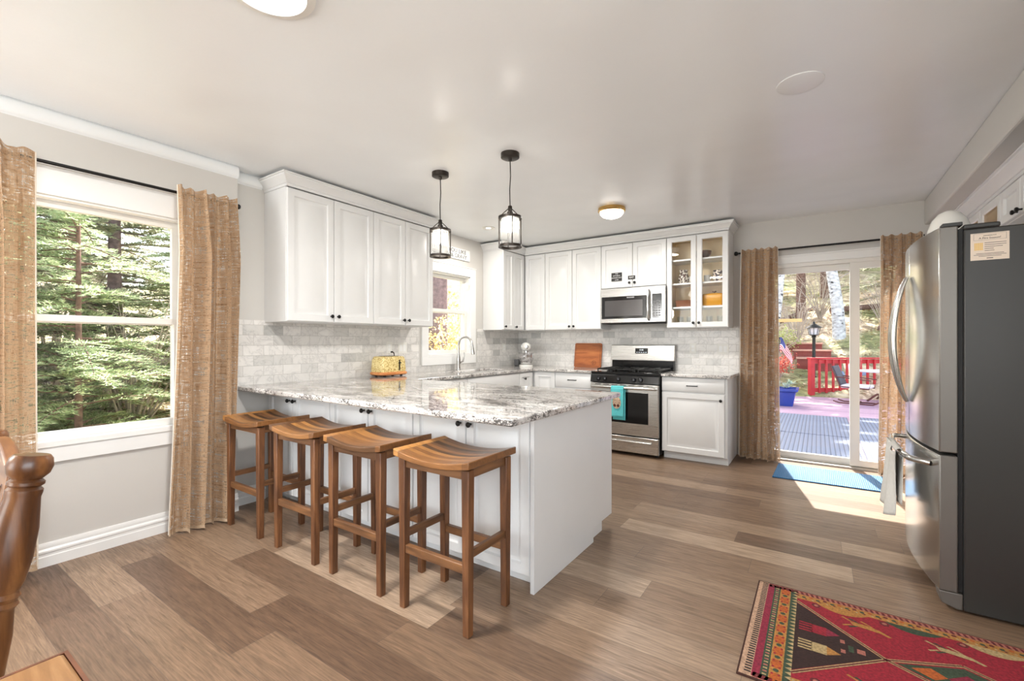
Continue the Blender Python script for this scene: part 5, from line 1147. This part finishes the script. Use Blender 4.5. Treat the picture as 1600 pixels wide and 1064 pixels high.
# railing
P0 = Vector((3.41, 7.2, -.05)); dv = Vector((1.29, .93, 0)).normalized(); LR = 4.2
fr_ = Matrix.Translation(P0) @ Matrix(((dv.x, -dv.y, 0, 0), (dv.y, dv.x, 0, 0), (0, 0, 1, 0), (0, 0, 0, 1)))
rl = thing('deck_railing', 'red painted wooden railing at the far side of the deck', 'railing', tuple(P0))
for a in (0, 2.1, 4.2): finish('post', B(fr_).box(a-.05, a+.05, -.05, .05, 0, .86), M['red'], rl)
b = B(fr_); b.box(-.06, LR+.06, -.075, .075, .862, .895); finish('top_rail', b, M['red'], rl)
b = B(fr_); b.box(.05, LR, -.022, .022, .76, .85); b.box(.05, LR, -.022, .022, .10, .19); finish('cross_rail', b, M['red'], rl)
for k in range(25):
    a = .16+.163*k
    if abs(a-2.1) < .06: continue
    finish('baluster', B(fr_).box(a-.019, a+.019, -.062, -.022, .08, .85), M['red'], rl)
# planter
pl = thing('planter', 'cobalt blue square planter with pale succulents on the deck', 'planter', (2.95, 5.15, -.05))
b = B(); loft(b, [rrect(2.93, 5.15, .20, .20, .03, -.0498), rrect(2.93, 5.15, .25, .25, .04, .22), rrect(2.93, 5.15, .29, .29, .04, .25), rrect(2.93, 5.15, .29, .29, .04, .29), rrect(2.93, 5.15, .25, .25, .04, .29), rrect(2.93, 5.15, .24, .24, .04, .24)]); finish('pot', b, M['bluepot'], pl, smooth=40)
b = B(); rn = random.Random(3)
for c_ in range(7):
    cx_, cy_, cz_ = 2.93+rn.uniform(-.17, .17), 5.15+rn.uniform(-.15, .15), .27+rn.uniform(0, .10)
    for k in range(26):
        a = rn.uniform(0, 6.28); el = rn.uniform(.1, 1.2); L_ = rn.uniform(.08, .16); d = Vector((math.cos(a)*math.cos(el), math.sin(a)*math.cos(el), math.sin(el))); q = Vector((-math.sin(a), math.cos(a), 0))*.02; p = Vector((cx_, cy_, cz_))
        b.poly([p, p+d*L_*.5+q, p+d*L_, p+d*L_*.5-q])
finish('succulents', b, leaf_mat('succulent_leaves', [(150, 172, 150), (192, 206, 186), (222, 226, 206)], .2), pl, raw=True)
# lamp post
lx_, ly_ = 3.45, 8.5; g0 = hgt(lx_, ly_)
lp = thing('lamp_post', 'black garden lamp post with a lantern head beyond the railing', 'lamp post', (lx_, ly_, g0))
b = B(); b.lathe([(.06, g0-.1), (.06, g0+.03), (.038, g0+.06), (.036, 1.32), (.06, 1.34), (.04, 1.37)], (lx_, ly_, 0), seg=14); finish('post', b, M['black'], lp)
b = B(); b.lathe([(.07, 1.37), (.09, 1.38), (.12, 1.395)], (lx_, ly_, 0), seg=8)
for k in range(8): a = math.pi*k/4; b.tube([(lx_+.10*math.cos(a), ly_+.10*math.sin(a), 1.39), (lx_+.135*math.cos(a), ly_+.135*math.sin(a), 1.57)], .007, 5)
b.lathe([(.19, 1.565), (.17, 1.585), (.06, 1.66), (.03, 1.68), (.02, 1.72), (0, 1.74)], (lx_, ly_, 0), seg=8); finish('lantern_frame', b, M['black'], lp)
b = B(); b.lathe([(.09, 1.395), (.125, 1.565)], (lx_, ly_, 0), seg=8); finish('lantern_glass', b, plain('frosted_lantern_glass', (212, 216, 222), .4), lp)
# steps
for k, (y, z, x0, x1, lab) in enumerate(((8.9, .80, 3.05, 4.05, 'lowest red-brown timber step behind the lamp post'), (9.4, 1.0, 2.95, 3.85, 'middle red-brown timber step behind the lamp post'), (9.9, 1.19, 2.45, 3.65, 'highest red-brown timber step behind the lamp post'))):
    r = thing('garden_step', lab, 'step', ((x0+x1)/2, y, z-.3), 'timber steps up the hillside')
    finish('riser', B().box(x0+.02, x1-.02, y-.02, y+.45, z-.42, z-.04), M['redbrown'], r); finish('tread', B().box(x0, x1, y-.06, y+.5, z-.04, z), plain('weathered_tread', (206, 160, 140), .7, var=.1), r)
b = B(); b.grid(lambda u, v: (3.85+.7*u, 8.6+.7*v, hgt(3.85+.7*u, 8.6+.7*v)+.02+.05*math.sin(u*9)*math.sin(v*7)), 14, 14)
o = finish('tarp', b, M['tarp'], loc=(4.2, 9.0, hgt(4.2, 9.0)), smooth=80); md = o.modifiers.new('s', 'SOLIDIFY'); md.thickness = .01; tag(o, 'pale blue-grey tarp lying on the slope behind the railing', 'tarp')
# flag
fg = thing('garden_flag', 'small striped flag with a blue corner drooping behind the planter', 'flag', (2.75, 6.7, -.05))
b = B(); b.tube([(2.75, 6.7, -.05), (2.80, 6.72, 1.32)], .010, 6); finish('stick', b, M['black'], fg)
b = B()
def flg(u, v): return (2.80+.22*u+.06*v*u+.02*math.sin(v*6), 6.72+.05*math.sin(u*8+v*3), 1.30-.30*v-.42*u*u+.03*math.sin(u*9))
nu, nv = 16, 13
b.grid(flg, nu, nv)
b.bm.faces.ensure_lookup_table()
for i in range(nu):
    for j in range(nv):
        f = b.bm.faces[i*nv+j]; f.material_index = 2 if (i < 7 and j < 7) else (0 if j % 2 == 0 else 1)
finish('cloth', b, [plain('flag_red', (196, 60, 70), .8), plain('flag_white', (236, 230, 230), .8), plain('flag_blue', (70, 80, 140), .8)], fg, smooth=80)
# patio chair and table
pc = thing('patio_chair', 'rocking patio chair with a pale cushion and brown frame on the deck', 'patio chair', (4.20, 6.2, -.05))
PM = Matrix.Translation((4.20, 6.2, -.05)) @ Matrix.Rotation(math.radians(-15), 4, 'Z') @ Matrix.Scale(.88, 4)
M['dkred'] = plain('dark_reddish_brown_metal', (104, 58, 54), .5, .3)
b = B(PM); b.box(-.27, .27, -.26, .26, .36, .44); finish('cushion', b, M['cushion'], pc, bevel=.03)
b = B(PM); b.grid(lambda u, v: (-.27-.17*v, -.25+.5*u, .42+.44*v), 6, 12); o = finish('backrest', b, plain('dark_mesh_sling', (72, 70, 80), .7), pc); md = o.modifiers.new('s', 'SOLIDIFY'); md.thickness = .02
b = B(PM)
for s_ in (-.27, .27): b.tube([(-.45, s_, .87), (-.27, s_, .40), (.27, s_, .36), (.31, s_, .56), (-.34, s_, .62)], .014, 8)
finish('arm_frame', b, M['dkred'], pc)
b = B(PM)
for s_ in (-.2, .2): b.tube([(-.42, s_, .05), (-.30, s_, .014), (0, s_, .014), (.32, s_, .014), (.40, s_, .05)], .014, 8)
b.tube([(-.05, 0, .34), (.02, -.1, .24), (-.03, .1, .16), (.0, 0, .03)], .02, 8); b.box(-.04, .04, -.2, .2, .02, .05); finish('sled_base', b, M['dkred'], pc)
pt = thing('patio_table', 'round white-topped patio table behind the right door panel', 'patio table', (4.75, 6.9, -.05))
b = B(); b.lathe([(.55, .575), (.56, .585), (.56, .60), (.0, .60)], (4.75, 6.9, 0), seg=40); finish('tabletop', b, M['cushion'], pt)
b = B(); b.lathe([(.05, -.0), (.035, .1), (.035, .57)], (4.75, 6.9, 0), seg=14)
for k in range(4): a = math.pi*k/2+.4; b.tube([(4.75, 6.9, .08), (4.75+.2*math.cos(a), 6.9+.2*math.sin(a), .10), (4.75+.38*math.cos(a), 6.9+.38*math.sin(a), -.038)], .022, 6)
finish('pedestal', b, M['dkred'], pt)

# ---- vegetation
def branch_needles(b, p, d, L_, rn, dens=1., nl=.05, nw=.0045, mi=0):
    """a flat spray of short needles along a twig"""
    d = d.normalized(); side = d.cross(Vector((0, 0, 1))); side = side.normalized() if side.length > .01 else Vector((1, 0, 0)); upv = side.cross(d)
    n = max(4, int(L_/.014*dens))
    for k in range(n):
        t = k/n; q = p+d*L_*t; s_ = 1 if k % 2 else -1
        nd = (side*s_*rn.uniform(.5, 1)+d*rn.uniform(.5, 1.1)+upv*rn.uniform(-.2, .6)).normalized(); ln = nl*rn.uniform(.6, 1.2)*(1.1-.5*t); w = nd.cross(upv).normalized()*nw
        b.face([b.v(q-w), b.v(q+w), b.v(q+nd*ln)], mi)
def conifer(name, label, loc, H, Rb, seed, mats, nbr=70, z0=.1, group=None, trunk_r=.06, dens=1., nl=.06, nw=.006, twig_step=.09, droop=.25, lean=0):
    rn = random.Random(seed); r = thing(name, label, 'tree', loc, group); L0 = Vector(loc)
    b = B(); b.tube([L0+Vector((lean*H*t*t, 0, H*t-.2*(t == 0))) for t in [i/8 for i in range(9)]], [trunk_r*(1-.85*i/8) for i in range(9)], 10); finish('trunk', b, mats[0], r)
    bb = B(); nb = B()
    for i in range(nbr):
        t = z0+(1-z0)*(i/nbr)**.9*.97; z = H*t; L_ = Rb*(1-t)**.75*rn.uniform(.6, 1.15)+.12; a = rn.uniform(0, 6.283)
        p0 = L0+Vector((lean*H*t*t, 0, z)); d = Vector((math.cos(a), math.sin(a), rn.uniform(.05, .4)-(.1 if t < .4 else 0)))
        pts = []; m_ = 6
        for k in range(m_+1): s_ = k/m_; pts.append(p0+Vector((d.x*L_*s_, d.y*L_*s_, d.z*L_*s_-droop*L_*s_*s_)))
        bb.tube(pts, [.012*(1-.8*k/m_)*(L_**.5) for k in range(m_+1)], 4)
        s_ = .12
        while s_ < L_:
            f = s_/L_; k = min(m_-1, int(f*m_)); q = pts[k].lerp(pts[k+1], f*m_-k); dd = (pts[k+1]-pts[k]).normalized()
            for sd in (-1, 1):
                sv = dd.cross(Vector((0, 0, 1)))*sd; tl = (.10+.30*L_*(1-f)*.6)*rn.uniform(.6, 1.2); branch_needles(nb, q, dd*.7+sv*.9+Vector((0, 0, rn.uniform(-.25, .25))), tl, rn, dens, nl, nw)
            s_ += twig_step*rn.uniform(.7, 1.3)
        branch_needles(nb, pts[-2], pts[-1]-pts[-2], L_*.25, rn, dens, nl, nw)
    finish('branches', bb, mats[0], r); fo = finish('foliage', nb, mats[1], r, raw=True); return r
fm = (M['bark'], M['needle']); fp = (M['bark_grey'], M['needle2'])
GT = 'conifers outside the dining window'
def g_(x, y): return (x, y, hgt(x, y))
t1 = conifer('fir_tree', 'bright green young fir with a slim trunk close outside the dining window', g_(-3.6, -3.85), 4.6, 1.6, 11, fm, 130, .03, GT, .045, 1.3, .07, .010, .06)
t2 = conifer('pine_tree', 'broad pale green pine behind the young fir outside the dining window', g_(-6.0, -2.9), 7.5, 2.4, 12, fp, 130, .04, GT, .12, 1.1, .11, .016, .09)
for (x, y, sc, rz, src, lab) in ((-5.0, -2.1, 1.0, 1.2, t1, 'fir tree at the right side of the dining window view'), (-5.6, -4.2, 1.15, 2.4, t1, 'fir tree at the left side of the dining window view'), (-8.8, -3.6, 1.2, 3.1, t2, 'tall pine far back in the middle of the dining window'), (-9.5, .6, 1.15, 4.1, t2, 'tall pine in the back row between the two left windows'), (-4.4, -5.3, 1.0, 5., t1, 'fir tree partly behind the left curtain outside'), (-12.5, -1.8, 1.1, 2., t2, 'most distant pine seen through the dining window')):
    dup(src, g_(x, y), rz, lab, sc)
# sink window: large trunk, yellow shrubs
def shrub(name, label, cat, loc, H, Rr, seed, leafmat, nst=16, nleaf=60, lw=.03, group=None, twigm=None):
    rn = random.Random(seed); r = thing(name, label, cat, loc, group); L0 = Vector(loc); bb = B(); nb = B()
    for i in range(nst):
        a = rn.uniform(0, 6.283); rad = Rr*rn.uniform(.2, 1); tip = L0+Vector((math.cos(a)*rad, math.sin(a)*rad, H*rn.uniform(.55, 1))); mid = L0.lerp(tip, .5)+Vector((rn.uniform(-.1, .1), rn.uniform(-.1, .1), .1*H))
        pts = [L0+Vector((rn.uniform(-.05, .05), rn.uniform(-.05, .05), -.05)), mid, tip]; bb.tube(pts, [.014, .009, .003], 4)
        for j in range(5):
            q = mid.lerp(tip, j/5); e = q+Vector((rn.uniform(-1, 1), rn.uniform(-1, 1), rn.uniform(-.2, 1)))*.28*H*.6; bb.tube([q, (q+e)/2+Vector((0, 0, .02)), e], [.005, .004, .002], 3)
            for k in range(nleaf//5):
                if leafmat is None: break
                p = q.lerp(e, rn.random())+Vector((rn.gauss(0, .06), rn.gauss(0, .06), rn.gauss(0, .06))); d = Vector((rn.gauss(0, 1), rn.gauss(0, 1), rn.gauss(0, 1))).normalized(); w = d.cross(Vector((rn.gauss(0, 1), rn.gauss(0, 1), rn.gauss(0, 1)))).normalized()*lw*.5; l_ = d*lw*1.3
                nb.face([nb.v(p), nb.v(p+l_*.5+w), nb.v(p+l_), nb.v(p+l_*.5-w)])
    finish('stems', bb, twigm or M['twig'], r)
    if leafmat: finish('leaves', nb, leafmat, r, raw=True)
    return r
b = B(); L0 = Vector(g_(-4.0, 2.55)); b.tube([L0+Vector((0, 0, -.3)), L0+Vector((0, 0, 1)), L0+Vector((.03, 0, 4)), L0+Vector((.05, .05, 9))], [.30, .26, .23, .14], 20)
tag(finish('tree_trunk', b, M['bark_grey'], loc=tuple(L0)), 'thick purple-grey tree trunk outside the sink window', 'tree')
y1 = shrub('yellow_shrub', 'yellow-leaved shrub filling the lower sink window', 'shrub', g_(-3.0, 1.7), 2.2, .9, 21, M['yellowleaf'], 22, 110, .05, 'yellow shrubs outside the sink window')
for (x, y, rz, sc, lab) in ((-4.6, 3.6, 1., 1.25, 'yellow-leaved shrub at the right of the sink window view'), (-6.2, 2.6, 2., 1.7, 'tall yellow-leaved shrub behind the trunk outside the sink window'), (-6.5, 4.6, 3., 1.7, 'yellow-leaved shrub farthest back outside the sink window')): dup(y1, g_(x, y), rz, lab, sc)
bw = shrub('bare_shrub', 'pale leafless shrub low outside the dining window', 'shrub', g_(-5.4, -3.2), 1.9, 1.1, 37, None, 26, 0, .03, 'bare shrubs on the hillside')
for (x, y, rz, sc, lab) in ((-4.9, -3.0, 1.3, 1.15, 'pale leafless shrub among the firs at the right of the dining window'), (-7.5, -3.4, 2.6, 1.7, 'tall pale leafless shrub farther back in the dining window')): dup(bw, g_(x, y), rz, lab, sc)
dup(t2, g_(-9.5, 6.5), 1., 'large pine beyond the yellow shrubs outside the sink window', 1.3); dup(t2, g_(-11.0, 4.0), 2., 'large pine behind the thick trunk outside the sink window', 1.3)
# hillside behind the deck
def aspen(label, base, top, r0):
    b = B(); P_, Q_ = Vector(base), Vector(top); d = Q_-P_
    b.tube([P_+d*t+Vector((.05*math.sin(t*9), 0, 0)) for t in [i/10 for i in range(11)]], [r0*(1-.45*i/10) for i in range(11)], 12)
    rn = random.Random(int(base[0]*100)); r = thing('aspen_tree', label, 'tree', tuple(base), 'white-barked aspens on the hillside'); finish('trunk', b, M['aspen'], r)
    b = B()
    for k in range(14):
        q = P_+d*rn.uniform(.3, .95); e = q+Vector((rn.uniform(-1, 1), rn.uniform(-.6, .6), rn.uniform(.1, .8)))*.9; b.tube([q, q.lerp(e, .5)+Vector((0, 0, -.05)), e], [.02, .012, .004], 4)
    finish('branches', b, M['twig'], r)
aspen('white aspen trunk leaning slightly left beyond the lamp post', (4.05, 11.0, hgt(4.05, 11.0)-.3), (3.62, 11.4, 7.0), .17)
aspen('slim white aspen trunk leaning right at the left edge of the door view', (2.30, 10.2, hgt(2.3, 10.2)-.3), (3.15, 10.6, 6.5), .10)
b = B(); b.box(2.52, 3.16, 9.98, 10.06, 1.79, 1.88); tag(finish('wooden_plank', b, M['tan_plank'], loc=(2.84, 10.0, 1.79)), 'pale orange plank fixed across the leaning slim aspen', 'plank')
GH = 'trees on the hillside behind the deck'
def bare(label, loc, H, Rr, seed): return shrub('bare_shrub', label, 'shrub', loc, H, Rr, seed, None, 26, 0, .03, 'bare shrubs on the hillside')
bare('pale leafless shrub left of the lamp post on the hillside', g_(3.0, 11.2), 2.0, 1.3, 31)
bare('pale leafless shrub on the slope at the left of the door view', g_(2.5, 8.6), 1.2, .8, 32)
bare('pale leafless shrub upslope between the lamp post and the aspen', g_(3.6, 13.0), 2.0, 1.4, 35)
bare('pale leafless shrub beside the right-hand pine trunk', g_(5.2, 12.0), 1.6, 1.1, 36)
for (x, y, L_, a, r0, lab) in ((3.9, 13.5, 2.6, .5, .10, 'fallen brown log upslope behind the aspen'), (5.0, 11.6, 2.2, -.3, .09, 'fallen brown log behind the right end of the railing'), (2.2, 12.6, 2.0, .9, .09, 'fallen brown log at the left of the door view')):
    b = B(); p0 = Vector((x, y, hgt(x, y)+r0*.6)); q0 = Vector((x+L_*math.cos(a), y+L_*math.sin(a), hgt(x+L_*math.cos(a), y+L_*math.sin(a))+r0*.6)); b.tube([p0, p0.lerp(q0, .5), q0], [r0, r0*.9, r0*.7], 10); tag(finish('fallen_log', b, M['bark'], loc=tuple(p0)), lab, 'log')
shrub('green_shrub', 'low yellow-green shrub beside the steps under the plank', 'shrub', g_(2.5, 9.3), .9, .8, 33, leaf_mat('pale_green_leaves', [(150, 164, 96), (198, 206, 136), (226, 226, 176)]), 20, 90, .04)
shrub('red_shrub', 'small red-leaved shrub behind the planter', 'shrub', g_(2.7, 7.8), .7, .45, 34, leaf_mat('red_leaves', [(170, 60, 60), (214, 104, 96), (236, 170, 140)]), 14, 70, .035)
for (x, y, sc, rz, src, lab) in ((5.9, 14.5, .8, 1.3, t2, 'pine right of the aspen on the hillside'), (4.9, 22., 1.3, 2.2, t2, 'pine upslope behind the aspen'), (.9, 17., 1.2, 3.3, t2, 'pine upslope at the left of the door view'), (3.0, 26., 1.6, 5.2, t2, 'farthest pine in the middle of the door view')):
    o = dup(src, g_(x, y), rz, lab, sc); o['group'] = GH
t3 = conifer('tall_pine', 'brown trunk behind the leafless shrub, a tall pine with a high crown', g_(3.05, 13.0), 15, 3.5, 41, (M['bark'], M['needle2']), 150, .40, GH, .15, .9, .15, .024, .12)
for (x, y, sc, rz, lab) in ((3.75, 16.5, 1.05, 1., 'brown trunk of a tall pine left of the aspen high on the slope'), (5.75, 13.6, .95, 2., 'brown trunk of a tall pine seen through the right door panel'), (1.2, 10.8, .8, 3., 'tall pine with a high crown beyond the left curtain of the sliding door'), (7.6, 11., .8, 4., 'tall pine with a high crown to the right beyond the deck')):
    dup(t3, g_(x, y), rz, lab, sc)
# loose litter on the slopes (nobody could count it)
rn = random.Random(5); b = B()
for k in range(16000):
    if k % 2: x = rn.uniform(.5, 7.5); y = rn.uniform(7.4, 19)
    else: x = rn.uniform(-13, -2); y = rn.uniform(-6, 6)
    p = Vector((x, y, hgt(x, y)+.015+rn.random()*.03)); a = rn.uniform(0, 6.28); s_ = rn.uniform(.02, .07); d = Vector((math.cos(a), math.sin(a), rn.uniform(-.3, .5)))*s_; w = Vector((-math.sin(a), math.cos(a), rn.uniform(-.4, .4)))*s_*.35
    b.face([b.v(p-d), b.v(p+w), b.v(p+d), b.v(p-w)])
o = finish('leaf_litter', b, leaf_mat('fallen_leaves', [(120, 90, 70), (196, 168, 130), (238, 222, 190), (176, 150, 90)], .1), raw=True); tag(o, 'scattered pale dry leaves over the slopes outside', 'leaf litter', kind='stuff')
